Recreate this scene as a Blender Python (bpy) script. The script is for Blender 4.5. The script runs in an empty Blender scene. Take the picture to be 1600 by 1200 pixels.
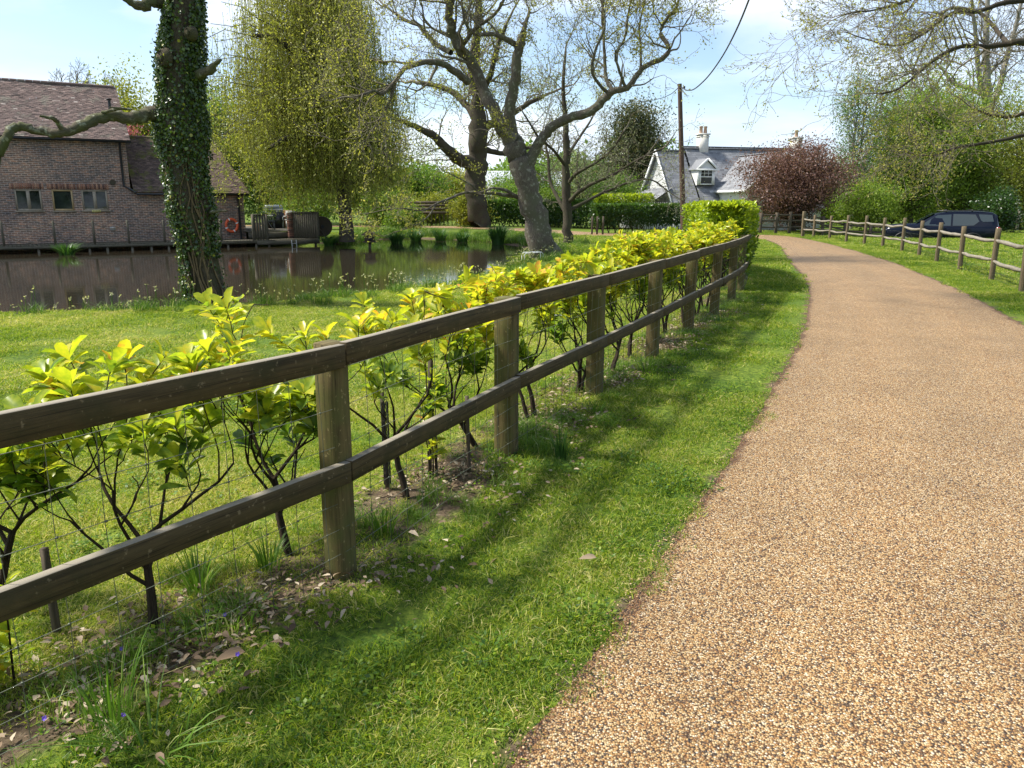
import bpy, math, random
import numpy as np
from mathutils import Vector, Matrix
R = math.radians
# ------------------------------------------------------------------ camera, sky, sun
scn = bpy.context.scene
COL = scn.collection
F_PX = 1202.0; PITCH = math.atan((600-318)/F_PX); CAMH = 1.6
cam_d = bpy.data.cameras.new("camera"); cam = bpy.data.objects.new("camera", cam_d); COL.objects.link(cam)
cam.location = (0, 0, CAMH); cam.rotation_euler = (math.pi/2-PITCH, 0, 0)
cam_d.sensor_fit = 'HORIZONTAL'; cam_d.sensor_width = 36; cam_d.lens = 36*F_PX/1600
cam_d.clip_start = 0.05; cam_d.clip_end = 6000
scn.camera = cam
SUN_AZ = math.atan2(-1.0, 0.12); SUN_EL = R(54)
sun_dir = Vector((math.sin(SUN_AZ)*math.cos(SUN_EL), math.cos(SUN_AZ)*math.cos(SUN_EL), math.sin(SUN_EL)))
ld = bpy.data.lights.new("sun", 'SUN'); ld.energy = 5.0; ld.angle = R(7); ld.color = (1, .955, .87)
lo = bpy.data.objects.new("sun", ld); COL.objects.link(lo); lo.rotation_euler = sun_dir.to_track_quat('Z', 'Y').to_euler()
lo.location = sun_dir*50
world = bpy.data.worlds.new("World"); scn.world = world; world.use_nodes = True
def build_world():
    nt = world.node_tree; N = nt.nodes; L = nt.links
    bg = N['Background']; bg.inputs[1].default_value = 0.122
    sky = N.new('ShaderNodeTexSky'); sky.sky_type = 'NISHITA'; sky.sun_disc = False
    sky.sun_elevation = SUN_EL; sky.sun_rotation = SUN_AZ; sky.air_density = 1.0; sky.dust_density = 1.0; sky.ozone_density = 2.0
    tc = N.new('ShaderNodeTexCoord')
    mp = N.new('ShaderNodeMapping'); mp.inputs['Scale'].default_value = (1.1, 1.1, 4.2); mp.inputs['Rotation'].default_value = (0.15, 0.05, 0.5)
    mp.inputs['Location'].default_value = (0.35, 0.2, 0.55)
    L.new(tc.outputs['Generated'], mp.inputs[0])
    n1 = N.new('ShaderNodeTexNoise'); n1.inputs['Scale'].default_value = 1.7; n1.inputs['Detail'].default_value = 9; n1.inputs['Roughness'].default_value = .52; n1.inputs['Distortion'].default_value = .35
    L.new(mp.outputs[0], n1.inputs['Vector'])
    rp = N.new('ShaderNodeValToRGB'); rp.color_ramp.elements[0].position = .45; rp.color_ramp.elements[1].position = .60
    rp.color_ramp.elements[0].color = (.0, .0, .0, 1); rp.color_ramp.elements[1].color = (.93, .93, .93, 1)
    L.new(n1.outputs['Fac'], rp.inputs[0])
    n2 = N.new('ShaderNodeTexNoise'); n2.inputs['Scale'].default_value = 2.6; n2.inputs['Detail'].default_value = 6
    L.new(mp.outputs[0], n2.inputs['Vector'])
    cc = N.new('ShaderNodeMix'); cc.data_type = 'RGBA'; cc.inputs[6].default_value = (3.6, 4.5, 5.8, 1); cc.inputs[7].default_value = (6.5, 6.75, 7.1, 1)
    r2 = N.new('ShaderNodeMapRange'); r2.inputs[1].default_value = .35; r2.inputs[2].default_value = .65
    L.new(n2.outputs['Fac'], r2.inputs[0]); L.new(r2.outputs[0], cc.inputs[0])
    mx = N.new('ShaderNodeMix'); mx.data_type = 'RGBA'
    L.new(rp.outputs[0], mx.inputs[0]); L.new(sky.outputs[0], mx.inputs[6]); L.new(cc.outputs[2], mx.inputs[7])
    L.new(mx.outputs[2], bg.inputs[0])
build_world()
scn.view_settings.view_transform = 'Standard'; scn.view_settings.look = 'None'
scn.view_settings.exposure = 0.86; scn.view_settings.gamma = 1
scn.render.engine = 'CYCLES'
scn.cycles.max_bounces = 8; scn.cycles.transparent_max_bounces = 8; scn.cycles.transmission_bounces = 4
# ------------------------------------------------------------------ photo geometry -> world
SP, CP = math.sin(PITCH), math.cos(PITCH)
def ray(x, y):
    u = (x-800)/F_PX; v = (600-y)/F_PX
    return u, CP+v*SP, -SP+v*CP
def G(x, y, z=0.0):
    a, b, d = ray(x, y); t = (z-CAMH)/d
    return (a*t, b*t, z)
def P(x, y, Y):
    a, b, d = ray(x, y); t = Y/b
    return (a*t, Y, CAMH+d*t)
# ------------------------------------------------------------------ object helpers
def tag(o, label=None, cat=None, group=None, kind=None):
    if label: o['label'] = label
    if cat: o['category'] = cat
    if group: o['group'] = group
    if kind: o['kind'] = kind
    return o
def thing(name, label, cat, loc=(0, 0, 0), rz=0.0, group=None):
    o = bpy.data.objects.new(name, None); COL.objects.link(o); o.location = loc; o.rotation_euler = (0, 0, rz)
    o.empty_display_size = .2
    return tag(o, label, cat, group)
class MB:
    """collects numpy vertices / faces and links them as ONE mesh"""
    def __init__(s): s.V = []; s.F = []; s.T = []; s.U = []; s.n = 0
    def add(s, V, F, tone=None, uv=None):
        V = np.asarray(V, float).reshape(-1, 3); F = np.asarray(F, int)
        if tone is None: tone = np.full(len(V), .5)
        s.V.append(V); s.T.append(np.asarray(tone, float).reshape(-1)); s.F.append(F+s.n)
        s.U.append(np.zeros((F.size, 2)) if uv is None else np.asarray(uv, float).reshape(-1, 2)); s.n += len(V)
    def box(s, c, d, rz=0, tone=.5, tilt=None):
        x, y, z = d[0]/2, d[1]/2, d[2]/2
        V = np.array([(a*x, b*y, e*z) for e in (-1, 1) for a, b in ((-1, -1), (1, -1), (1, 1), (-1, 1))])
        if tilt is not None: V = V @ np.array(Matrix.Rotation(tilt[0], 3, tilt[1])).T
        if rz: V = V @ np.array(Matrix.Rotation(rz, 3, 'Z')).T
        V = V+np.array(c)
        F = [(0, 3, 2, 1), (4, 5, 6, 7), (0, 1, 5, 4), (1, 2, 6, 5), (2, 3, 7, 6), (3, 0, 4, 7)]
        uv = []
        for f in F:
            q = V[list(f)]; l1 = np.linalg.norm(q[1]-q[0]); l2 = np.linalg.norm(q[2]-q[1]); o = c[0]*1.37+c[2]*.73
            uv += [(o, 0), (o+l1, 0), (o+l1, l2), (o, l2)] if l1 > l2 else [(o, 0), (o, l1), (o+l2, l1), (o+l2, 0)]
        s.add(V, F, np.full(8, tone), uv)
    def beam(s, a, b, w, h, n=1, jit=0, rng=None, tone=.5, up=(0, 0, 1), tap=1.0):
        """squared timber from a to b: w across, h high; uv u runs along the grain"""
        a = np.array(a, float); b = np.array(b, float); t = b-a; Ln = np.linalg.norm(t); t /= Ln
        up = np.array(up, float)
        sd = np.cross(t, up); sd /= np.linalg.norm(sd); up = np.cross(sd, t)
        V = []; uo = a[0]*3.1+a[1]*1.7+a[2]
        for i in range(n+1):
            k = i/n; c = a+(b-a)*k; W = w*(1+(tap-1)*k); Hh = h*(1+(tap-1)*k)
            if jit and rng is not None: c = c+up*rng.uniform(-jit, jit)+sd*rng.uniform(-jit, jit)*.5; W *= rng.uniform(1-jit*6, 1+jit*6); Hh *= rng.uniform(1-jit*6, 1+jit*6)
            for p, q in ((-1, -1), (1, -1), (1, 1), (-1, 1)): V.append(c+sd*p*W/2+up*q*Hh/2)
        F = []; uv = []
        for i in range(n):
            for j in range(4):
                p, q = i*4+j, i*4+(j+1) % 4
                F.append((p, q, q+4, p+4)); u0, u1 = uo+Ln*i/n, uo+Ln*(i+1)/n; v0 = [0, w, w+h, w+h+w][j]; v1 = v0+(w if j % 2 == 0 else h)
                uv += [(u0, v0), (u0, v1), (u1, v1), (u1, v0)]
        F.append((0, 3, 2, 1)); uv += [(uo, 0), (uo, h), (uo+.02, h), (uo+.02, 0)]
        e = n*4; F.append((e, e+1, e+2, e+3)); uv += [(uo, 0), (uo, h), (uo+.02, h), (uo+.02, 0)]
        s.add(V, F, np.full(len(V), tone), uv)
    def quad(s, q, uv=None, tone=.5):
        s.add(q, [tuple(range(len(q)))], None if tone is None else np.full(len(q), tone), uv)
    def tube(s, pts, rad, n=8, tone=.5, caps=True):
        pts = np.asarray(pts, float); k = len(pts); rad = np.broadcast_to(np.asarray(rad, float), (k,))
        V, F, uv = tubes_batch(pts[None], rad[None], n)
        s.add(V, F, np.full(len(V), tone), uv)
        if caps:
            s.add(V[:n], [tuple(range(n))[::-1]], np.full(n, tone)); s.add(V[-n:], [tuple(range(n))], np.full(n, tone))
    def build(s, name, mat, parent=None, smooth=False, kind=None, uvs=True):
        me = bpy.data.meshes.new(name)
        V = np.concatenate(s.V); me.vertices.add(len(V)); me.vertices.foreach_set('co', V.ravel())
        lt = np.concatenate([np.full(len(f), f.shape[1]) for f in s.F]); idx = np.concatenate([f.ravel() for f in s.F])
        me.loops.add(len(idx)); me.loops.foreach_set('vertex_index', idx)
        me.polygons.add(len(lt)); me.polygons.foreach_set('loop_start', np.concatenate([[0], np.cumsum(lt)[:-1]])); me.polygons.foreach_set('loop_total', lt)
        if smooth: me.polygons.foreach_set('use_smooth', np.ones(len(lt), bool))
        me.update(calc_edges=True)
        if uvs:
            ul = me.uv_layers.new(name='UVMap'); ul.data.foreach_set('uv', np.concatenate(s.U).ravel())
        at = me.attributes.new('tone', 'FLOAT', 'POINT'); at.data.foreach_set('value', np.concatenate(s.T))
        me.materials.append(mat)
        o = bpy.data.objects.new(name, me); COL.objects.link(o)
        if parent: o.parent = parent
        if kind: o['kind'] = kind
        return o
def tubes_batch(PT, RD, n):
    """PT (N,K,3) polylines, RD (N,K) radii -> verts, quads, uv"""
    N, K, _ = PT.shape
    T = np.empty_like(PT); T[:, 1:-1] = PT[:, 2:]-PT[:, :-2]; T[:, 0] = PT[:, 1]-PT[:, 0]; T[:, -1] = PT[:, -1]-PT[:, -2]
    T /= np.linalg.norm(T, axis=2, keepdims=True)+1e-9
    avg = PT[:, -1]-PT[:, 0]; avg /= np.linalg.norm(avg, axis=1, keepdims=True)+1e-9
    ref = np.where(np.abs(avg[:, 2:3]) > .75, np.array([[1., .13, 0]]), np.array([[0, .1, 1.]]))
    A = np.cross(T, ref[:, None, :]); A /= np.linalg.norm(A, axis=2, keepdims=True)+1e-9
    B = np.cross(T, A)
    th = np.arange(n)*2*math.pi/n
    V = PT[:, :, None, :]+RD[:, :, None, None]*(np.cos(th)[None, None, :, None]*A[:, :, None, :]+np.sin(th)[None, None, :, None]*B[:, :, None, :])
    V = V.reshape(-1, 3)
    i = np.arange(N)[:, None, None]*K*n; k = np.arange(K-1)[None, :, None]*n; j = np.arange(n)[None, None, :]; j2 = (j+1) % n
    a = i+k+j; b = i+k+j2
    Fq = np.stack([a, b, b+n, a+n], -1).reshape(-1, 4)
    seg = np.linalg.norm(PT[:, 1:]-PT[:, :-1], axis=2); cum = np.concatenate([np.zeros((N, 1)), np.cumsum(seg, 1)], 1)
    per = np.maximum(RD[:, :1], .01)*2*math.pi
    u0 = np.broadcast_to(cum[:, :-1, None], (N, K-1, n)); u1 = np.broadcast_to(cum[:, 1:, None], (N, K-1, n))
    v0 = np.broadcast_to((np.arange(n)/n)[None, None, :]*per[:, :, None], (N, K-1, n)); v1 = v0+per[:, :, None]/n
    uv = np.stack([np.stack([u0, v0], -1), np.stack([u0, v1], -1), np.stack([u1, v1], -1), np.stack([u1, v0], -1)], 3).reshape(-1, 2)
    return V, Fq, uv
def add_lines(mb, lines, sides=None, tone=.5):
    """lines: list of (pts, rads); batched by length"""
    by = {}
    for p, r in lines:
        s = sides or (10 if max(r) > .12 else 6 if max(r) > .03 else 4 if max(r) > .012 else 3)
        by.setdefault((len(p), s), []).append((p, r))
    for (k, s), ls in by.items():
        V, Fq, uv = tubes_batch(np.array([l[0] for l in ls], float), np.array([l[1] for l in ls], float), s)
        mb.add(V, Fq, np.full(len(V), tone), uv)
# leaf templates: (x across, y along, z up)
RH = (np.array([(0, 0, 0), (.5, .45, .06), (0, 1, 0), (-.5, .45, .06)]), [np.array([(0, 1, 2, 3)])])
LAUREL = (np.array([(0, 0, 0), (.27, .28, .07), (.5, .62, .10), (.34, .87, .05), (0, 1, -.10), (-.34, .87, .05), (-.5, .62, .10), (-.27, .28, .07), (0, .3, 0), (0, .65, .0)]),
          [np.array([(0, 1, 8, 7), (8, 1, 2, 9), (8, 9, 6, 7), (9, 2, 3, 4), (9, 4, 5, 6)])])
TRI = (np.array([(-.5, 0, 0), (.5, 0, 0), (0, 1, 0)]), [np.array([(0, 1, 2)])])
def add_leaves(mb, pos, d, nrm, length, width, tone, tpl=RH):
    pos = np.asarray(pos, float); N = len(pos)
    if N == 0: return
    d = d/(np.linalg.norm(d, axis=1, keepdims=True)+1e-9)
    s = np.cross(d, nrm); s /= np.linalg.norm(s, axis=1, keepdims=True)+1e-9
    nn = np.cross(s, d)
    L = np.broadcast_to(length, (N,)); W = np.broadcast_to(width, (N,)); T = np.broadcast_to(tone, (N,))
    tv, tf = tpl
    V = pos[:, None]+s[:, None]*(tv[None, :, 0:1]*W[:, None, None])+d[:, None]*(tv[None, :, 1:2]*L[:, None, None])+nn[:, None]*(tv[None, :, 2:3]*L[:, None, None])
    k = len(tv)
    for fc in tf:
        Fq = (np.arange(N)[:, None, None]*k+fc[None]).reshape(-1, fc.shape[1])
        mb.add(V.reshape(-1, 3), Fq, np.repeat(T, k))
def rdir(g, N, up=0.0):
    v = g.normal(size=(N, 3)); v /= np.linalg.norm(v, axis=1, keepdims=True); v[:, 2] += up
    return v/np.linalg.norm(v, axis=1, keepdims=True)
# ------------------------------------------------------------------ materials
def mat_base(name, rough=.7, spec=.3):
    m = bpy.data.materials.new(name); m.use_nodes = True
    b = m.node_tree.nodes['Principled BSDF']; b.inputs['Roughness'].default_value = rough; b.inputs['Specular IOR Level'].default_value = spec
    return m, m.node_tree.nodes, m.node_tree.links, b
def noise(N, L, vec, scale, det=4, rough=.55, dist=0):
    n = N.new('ShaderNodeTexNoise'); n.inputs['Scale'].default_value = scale; n.inputs['Detail'].default_value = det
    n.inputs['Roughness'].default_value = rough; n.inputs['Distortion'].default_value = dist
    if vec is not None: L.new(vec, n.inputs['Vector'])
    return n
def ramp(N, L, fac, stops):
    r = N.new('ShaderNodeValToRGB'); e = r.color_ramp.elements
    while len(e) < len(stops): e.new(.5)
    for i, (p, c) in enumerate(stops): e[i].position = p; e[i].color = (*c, 1) if len(c) == 3 else c
    L.new(fac, r.inputs[0]); return r
def bump(N, L, h, b, st=.4, dist=.02):
    bp = N.new('ShaderNodeBump'); bp.inputs['Strength'].default_value = st; bp.inputs['Distance'].default_value = dist
    L.new(h, bp.inputs['Height']); L.new(bp.outputs[0], b.inputs['Normal']); return bp
def mapped(N, L, kind='Object', scale=(1, 1, 1), rot=(0, 0, 0)):
    tc = N.new('ShaderNodeTexCoord'); mp = N.new('ShaderNodeMapping'); mp.inputs['Scale'].default_value = scale; mp.inputs['Rotation'].default_value = rot
    L.new(tc.outputs[kind], mp.inputs[0]); return mp.outputs[0]
def mixc(N, L, fac, a, b, mode='MIX'):
    m = N.new('ShaderNodeMix'); m.data_type = 'RGBA'; m.blend_type = mode
    for i, v in ((0, fac), (6, a), (7, b)):
        if isinstance(v, (int, float)): m.inputs[i].default_value = v
        elif isinstance(v, tuple): m.inputs[i].default_value = (*v, 1)
        else: L.new(v, m.inputs[i])
    return m.outputs[2]
def simple(name, col, rough=.6, spec=.4, metal=0, var=.15, sc=6, bst=.15):
    m, N, L, b = mat_base(name, rough, spec); b.inputs['Metallic'].default_value = metal
    n = noise(N, L, mapped(N, L), sc, 5)
    r = ramp(N, L, n.outputs['Fac'], [(.3, tuple(c*(1-var) for c in col)), (.7, tuple(min(1, c*(1+var)) for c in col))])
    L.new(r.outputs[0], b.inputs['Base Color'])
    if bst: bump(N, L, n.outputs['Fac'], b, bst, .01)
    return m
def leafmat(name, stops, trans=.42, rough=.45, spec=.35, patch=None, tmul=1.35):
    """leaf colour from each leaf's own tone; light shines through the blade"""
    m, N, L, b = mat_base(name, rough, spec)
    at = N.new('ShaderNodeAttribute'); at.attribute_name = 'tone'
    fac = at.outputs['Fac']
    if patch:
        g = N.new('ShaderNodeNewGeometry'); n = noise(N, L, g.outputs['Position'], patch[0], 3)
        mr = N.new('ShaderNodeMapRange'); mr.inputs[1].default_value = .3; mr.inputs[2].default_value = .7; mr.inputs[3].default_value = -patch[1]; mr.inputs[4].default_value = patch[1]
        L.new(n.outputs['Fac'], mr.inputs[0]); ad = N.new('ShaderNodeMath'); ad.use_clamp = True; L.new(fac, ad.inputs[0]); L.new(mr.outputs[0], ad.inputs[1]); fac = ad.outputs[0]
    r = ramp(N, L, fac, stops); L.new(r.outputs[0], b.inputs['Base Color'])
    tr = N.new('ShaderNodeBsdfTranslucent')
    tm = mixc(N, L, 1.0, r.outputs[0], (tmul, tmul*1.02, tmul*.6), 'MULTIPLY'); L.new(tm, tr.inputs['Color'])
    mx = N.new('ShaderNodeMixShader'); mx.inputs[0].default_value = trans
    L.new(b.outputs[0], mx.inputs[1]); L.new(tr.outputs[0], mx.inputs[2]); L.new(mx.outputs[0], N['Material Output'].inputs['Surface'])
    return m
def bark(name, c1, c2, c3=None, sc=3.0, bst=.8, lich=None):
    m, N, L, b = mat_base(name, .9, .15)
    uv = mapped(N, L, 'UV', (1, 6, 1))
    n = noise(N, L, uv, sc*3, 6, .65, .6); o = mapped(N, L, 'Object'); n2 = noise(N, L, o, sc*.8, 4)
    r = ramp(N, L, n.outputs['Fac'], [(.32, c1), (.62, c2)])
    col = r.outputs[0]
    if c3:
        r2 = ramp(N, L, n2.outputs['Fac'], [(.45, (0, 0, 0)), (.62, (1, 1, 1))]); col = mixc(N, L, r2.outputs[0], col, c3)
    if lich:
        n3 = noise(N, L, o, 9, 5); r3 = ramp(N, L, n3.outputs['Fac'], [(.56, (0, 0, 0)), (.64, (1, 1, 1))]); col = mixc(N, L, r3.outputs[0], col, lich)
    L.new(col, b.inputs['Base Color']); bump(N, L, n.outputs['Fac'], b, bst, .04)
    return m
def wood(name, c1, c2, c3, bst=.5, moss=.55, scale=(1.2, 22, 22), top=None):
    m, N, L, b = mat_base(name, .82, .25)
    uv = mapped(N, L, 'UV', (scale[0], scale[1], 1)); n = noise(N, L, uv, 2.2, 7, .65, .4)
    r = ramp(N, L, n.outputs['Fac'], [(.28, c1), (.5, c2), (.75, tuple(min(1, v*1.45) for v in c2))])
    o = mapped(N, L); sc2 = N.new('ShaderNodeMapping'); sc2.inputs['Scale'].default_value = (.8, 5, 1); L.new(uv, sc2.inputs[0]); n4 = noise(N, L, sc2.outputs[0], 2.0, 3, .5, 1.2); r4 = ramp(N, L, n4.outputs['Fac'], [(.36, (.25, .25, .25)), (.40, (1, 1, 1))]); cr = mixc(N, L, .8, r.outputs[0], r4.outputs[0], 'MULTIPLY')
    n2 = noise(N, L, o, 7, 6, .6); r2 = ramp(N, L, n2.outputs['Fac'], [(moss-.06, (0, 0, 0)), (moss+.14, (.8, .8, .8))])
    col = mixc(N, L, r2.outputs[0], cr, c3)
    n3 = noise(N, L, o, 45, 4); r3 = ramp(N, L, n3.outputs['Fac'], [(.63, (0, 0, 0)), (.7, (.5, .5, .5))])
    col = mixc(N, L, r3.outputs[0], col, tuple(min(1, v*3+.05) for v in c2))
    if top:   # upper faces paler: weather bleaching plus the sunlit top edge put into the colour
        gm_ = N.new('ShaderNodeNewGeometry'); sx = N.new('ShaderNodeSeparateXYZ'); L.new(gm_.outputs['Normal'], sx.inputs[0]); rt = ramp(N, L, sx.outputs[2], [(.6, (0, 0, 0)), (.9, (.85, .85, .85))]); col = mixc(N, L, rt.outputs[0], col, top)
    L.new(col, b.inputs['Base Color']); bump(N, L, n.outputs['Fac'], b, bst, .006)
    return m
M = {}
M['post'] = wood('post_wood', (.032, .023, .008), (.105, .080, .030), (.085, .088, .024), moss=.48)
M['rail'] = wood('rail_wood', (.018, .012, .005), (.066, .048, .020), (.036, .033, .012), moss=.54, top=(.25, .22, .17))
M['cleft'] = wood('cleft_rail_wood', (.08, .068, .05), (.20, .175, .135), (.22, .20, .15), bst=.9, moss=.5)
M['cleft_post'] = wood('cleft_post_wood', (.05, .038, .022), (.125, .095, .055), (.10, .09, .045), bst=.8, moss=.55)
M['greywood'] = wood('grey_deck_wood', (.045, .040, .028), (.115, .10, .072), (.08, .085, .045), moss=.55)
M['oldwood'] = wood('dark_old_wood', (.03, .022, .015), (.085, .065, .045), (.06, .06, .035), moss=.55)
M['wire'] = simple('galvanised_wire', (.11, .12, .085), .5, .5, .4, .2, 20, 0)
M['bark_oak'] = bark('oak_bark', (.045, .036, .026), (.19, .16, .125), (.125, .12, .075), 3, .9, (.26, .25, .19))
M['bark_dark'] = bark('dark_bark', (.028, .022, .015), (.11, .09, .065), (.08, .075, .045), 4, 1.0)
M['bark_twig'] = bark('twig_bark', (.10, .085, .06), (.20, .175, .13), None, 3, .3)
M['bark_laurel'] = bark('laurel_bark', (.014, .010, .007), (.05, .036, .022), None, 8, .5)
M['bark_birch'] = bark('birch_bark', (.10, .09, .07), (.34, .32, .27), None, 2, .4)
M['bark_mid'] = bark('grey_brown_bark', (.045, .037, .025), (.14, .12, .085), (.11, .11, .06), 3, .6)
GR = [(.0, (.025, .065, .008)), (.28, (.075, .155, .012)), (.58, (.175, .26, .016)), (.86, (.33, .36, .035)), (1.0, (.50, .44, .18))]
M['grass'] = leafmat('grass_blades', GR, .42, .5, .3, (.9, .22), 1.5)
M['grass_long'] = leafmat('long_grass_blades', [(0, (.04, .09, .012)), (.5, (.10, .20, .02)), (.85, (.20, .29, .04)), (1, (.48, .44, .25))], .4, .5, .35)
M['reed'] = leafmat('reed_leaves', [(0, (.02, .06, .012)), (1, (.075, .17, .03))], .35, .45, .4)
LA = [(0, (.045, .10, .014)), (.3, (.11, .19, .020)), (.50, (.25, .33, .022)), (.75, (.47, .48, .030)), (.94, (.62, .50, .035)), (1, (.66, .33, .05))]
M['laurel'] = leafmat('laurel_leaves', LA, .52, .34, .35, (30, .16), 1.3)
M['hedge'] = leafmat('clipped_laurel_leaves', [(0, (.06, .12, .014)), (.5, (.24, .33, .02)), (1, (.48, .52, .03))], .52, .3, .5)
M['hedge_dark'] = leafmat('dark_laurel_leaves', [(0, (.02, .05, .010)), (.6, (.05, .11, .015)), (1, (.12, .20, .025))], .35, .35, .5)
M['willow'] = leafmat('willow_leaves', [(0, (.14, .18, .022)), (.5, (.29, .31, .045)), (1, (.47, .45, .10))], .42, .5, .3)
M['oakleaf'] = leafmat('young_oak_leaves', [(0, (.16, .18, .03)), (.5, (.30, .30, .06)), (1, (.46, .42, .12))], .45, .5, .3)
M['springleaf'] = leafmat('spring_leaves', [(0, (.05, .11, .015)), (.5, (.11, .20, .025)), (1, (.22, .30, .05))], .42, .5, .3)
M['yellowleaf'] = leafmat('yellow_green_leaves', [(0, (.12, .15, .02)), (.5, (.24, .26, .035)), (1, (.38, .36, .06))], .42, .5, .3)
M['midleaf'] = leafmat('mid_green_leaves', [(0, (.065, .115, .016)), (.5, (.145, .225, .028)), (1, (.26, .34, .05))], .46, .5, .3)
M['olive'] = leafmat('olive_evergreen_leaves', [(0, (.030, .045, .016)), (.5, (.07, .085, .03)), (1, (.15, .13, .06))], .25, .55, .3)
M['purple'] = leafmat('purple_leaves', [(0, (.06, .032, .026)), (.5, (.14, .068, .054)), (1, (.24, .14, .115))], .35, .45, .35, None, 1.2)
M['pinkleaf'] = leafmat('pink_blossom', [(0, (.25, .05, .07)), (1, (.5, .15, .2))], .3, .5)
M['palleaf'] = leafmat('pale_grey_green_leaves', [(0, (.14, .16, .08)), (1, (.32, .33, .2))], .4, .5)
M['ivy'] = leafmat('ivy_leaves', [(0, (.020, .040, .012)), (.6, (.060, .105, .020)), (.92, (.15, .20, .035)), (1, (.38, .36, .06))], .25, .35, .5)
M['litter'] = leafmat('dead_leaves', [(0, (.06, .038, .022)), (.5, (.19, .13, .08)), (1, (.48, .40, .29))], .15, .7, .2, None, 1)
M['white'] = simple('white_paint', (.74, .74, .71), .55, .4, 0, .05, 3, .05)
M['black'] = simple('black_plastic', (.018, .018, .020), .45, .5, 0, .3, 8, .05)
M['glass'] = None
def glassmat():
    m, N, L, b = mat_base('window_glass', .04, .5)
    n = noise(N, L, mapped(N, L), 2.2, 3); r = ramp(N, L, n.outputs['Fac'], [(.4, (.010, .014, .012)), (.65, (.03, .04, .032))]); L.new(r.outputs[0], b.inputs['Base Color'])
    n2 = noise(N, L, mapped(N, L), 1.2, 1); bump(N, L, n2.outputs['Fac'], b, .05, .05); return m
M['glass'] = glassmat()
# ------------------------------------------------------------------ ground plan
FENCE = [(-3.65, -.9), (-2.75, .28), (-1.71, 1.60), (-.71, 3.10), (.02, 4.74), (.75, 6.25), (1.53, 7.93), (2.27, 9.55), (3.02, 11.2), (3.72, 12.8), (4.34, 14.4), (4.88, 16.0), (5.3, 17.6), (5.52, 19.3), (5.5, 21.0), (5.3, 22.7)]
RFX = [(1640, 470, 12.0), (1597, 458, 14.2), (1548, 438, 16.7), (1500, 420, 19.2), (1463, 409, 21.7), (1436, 397, 24.2), (1409, 391, 26.7), (1379, 386, 29.1), (1350, 382, 31.4), (1322, 377, 33.6), (1296, 373, 35.7), (1271, 371, 37.2), (1254, 370, 38.2)]
RFENCE = [P(x, y, Y)[:2] for x, y, Y in RFX]
RL = [(-2.9, -6), (-1.9, -3), (-.95, 0), (-.45, 1.1), (0, 1.93), (.55, 3.0), (.98, 3.85), (1.6, 5.1), (2.42, 6.85), (3.49, 9.2), (4.72, 12.2), (6.2, 16.3), (8.15, 23), (10.0, 29), (11.0, 33), (11.4, 35.6), (11.0, 37.4), (9.6, 38.2), (7.0, 38.3), (4.2, 39.6), (2.4, 42.3), (0, 47), (-3.5, 51.5), (-9, 54.5), (-20, 56)]
RR = [(3.2, -6), (3.6, -3), (4.2, 0), (4.5, 2), (4.8, 4), (5.2, 5.6), (5.75, 7.4), (6.2, 8.7), (6.85, 10.2), (7.6, 12.2), (8.4, 14.4), (9.35, 17.5), (10.5, 21.3), (12.0, 27.6), (13.1, 33.2), (13.7, 37.5), (13.5, 40.2), (11.5, 42.0), (8.5, 42.2), (5.8, 43.0), (4.2, 45.2), (1.5, 50.5), (-2.0, 55), (-8.5, 58), (-20, 59.5)]
def catmull(pts, n):
    p = np.array(pts, float); out = []
    q = np.vstack([2*p[0]-p[1], p, 2*p[-1]-p[-2]])
    for i in range(1, len(q)-2):
        for t in np.arange(n)/n:
            a, b, c, d = q[i-1], q[i], q[i+1], q[i+2]
            out.append(.5*((2*b)+(c-a)*t+(2*a-5*b+4*c-d)*t*t+(3*b-a-3*c+d)*t**3))
    out.append(p[-1]); return np.array(out)
RLs = catmull(RL, 8); RRs = catmull(RR, 8)
ROADPOLY = np.vstack([RLs, RRs[::-1]])
WZ = -.42
SHORE = [G(x, y, WZ)[:2] for x, y in [(-700, 545), (-300, 528), (0, 519), (150, 514), (290, 505), (360, 500), (450, 492), (600, 472), (740, 448), (800, 424)]] + [(.15, 28), (1.2, 31.5), (1.3, 34.5), (.5, 38.2), (-1.8, 43.3), (-5.7, 46.5), (-7.6, 45.5), (-8.2, 42), (-8.6, 39.8), (-12, 42), (-18, 40), (-26, 35), (-34, 30)]
def inpoly(x, y, poly):
    x = np.asarray(x, float); y = np.asarray(y, float); r = np.zeros(x.shape, bool); n = len(poly)
    for i in range(n):
        x1, y1 = poly[i]; x2, y2 = poly[(i+1) % n]
        if y1 == y2: continue
        c = ((y1 > y) != (y2 > y)) & (x < (x2-x1)*(y-y1)/(y2-y1)+x1); r ^= c
    return r
def dpoly(x, y, pts, closed=True):
    x = np.asarray(x, float); y = np.asarray(y, float); d = np.full(x.shape, 1e9); n = len(pts)
    for i in range(n if closed else n-1):
        x1, y1 = pts[i]; x2, y2 = pts[(i+1) % n]; dx, dy = x2-x1, y2-y1
        t = np.clip(((x-x1)*dx+(y-y1)*dy)/(dx*dx+dy*dy+1e-12), 0, 1); d = np.minimum(d, np.hypot(x-x1-t*dx, y-y1-t*dy))
    return d
def sst(a, b, x): t = np.clip((x-a)/(b-a), 0, 1); return t*t*(3-2*t)
def wob(x, y, s): return np.sin(x*s+1.3*np.sin(y*s*.7))*.5+np.sin(y*s*1.3+2+np.sin(x*s*.9))*.5
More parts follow.
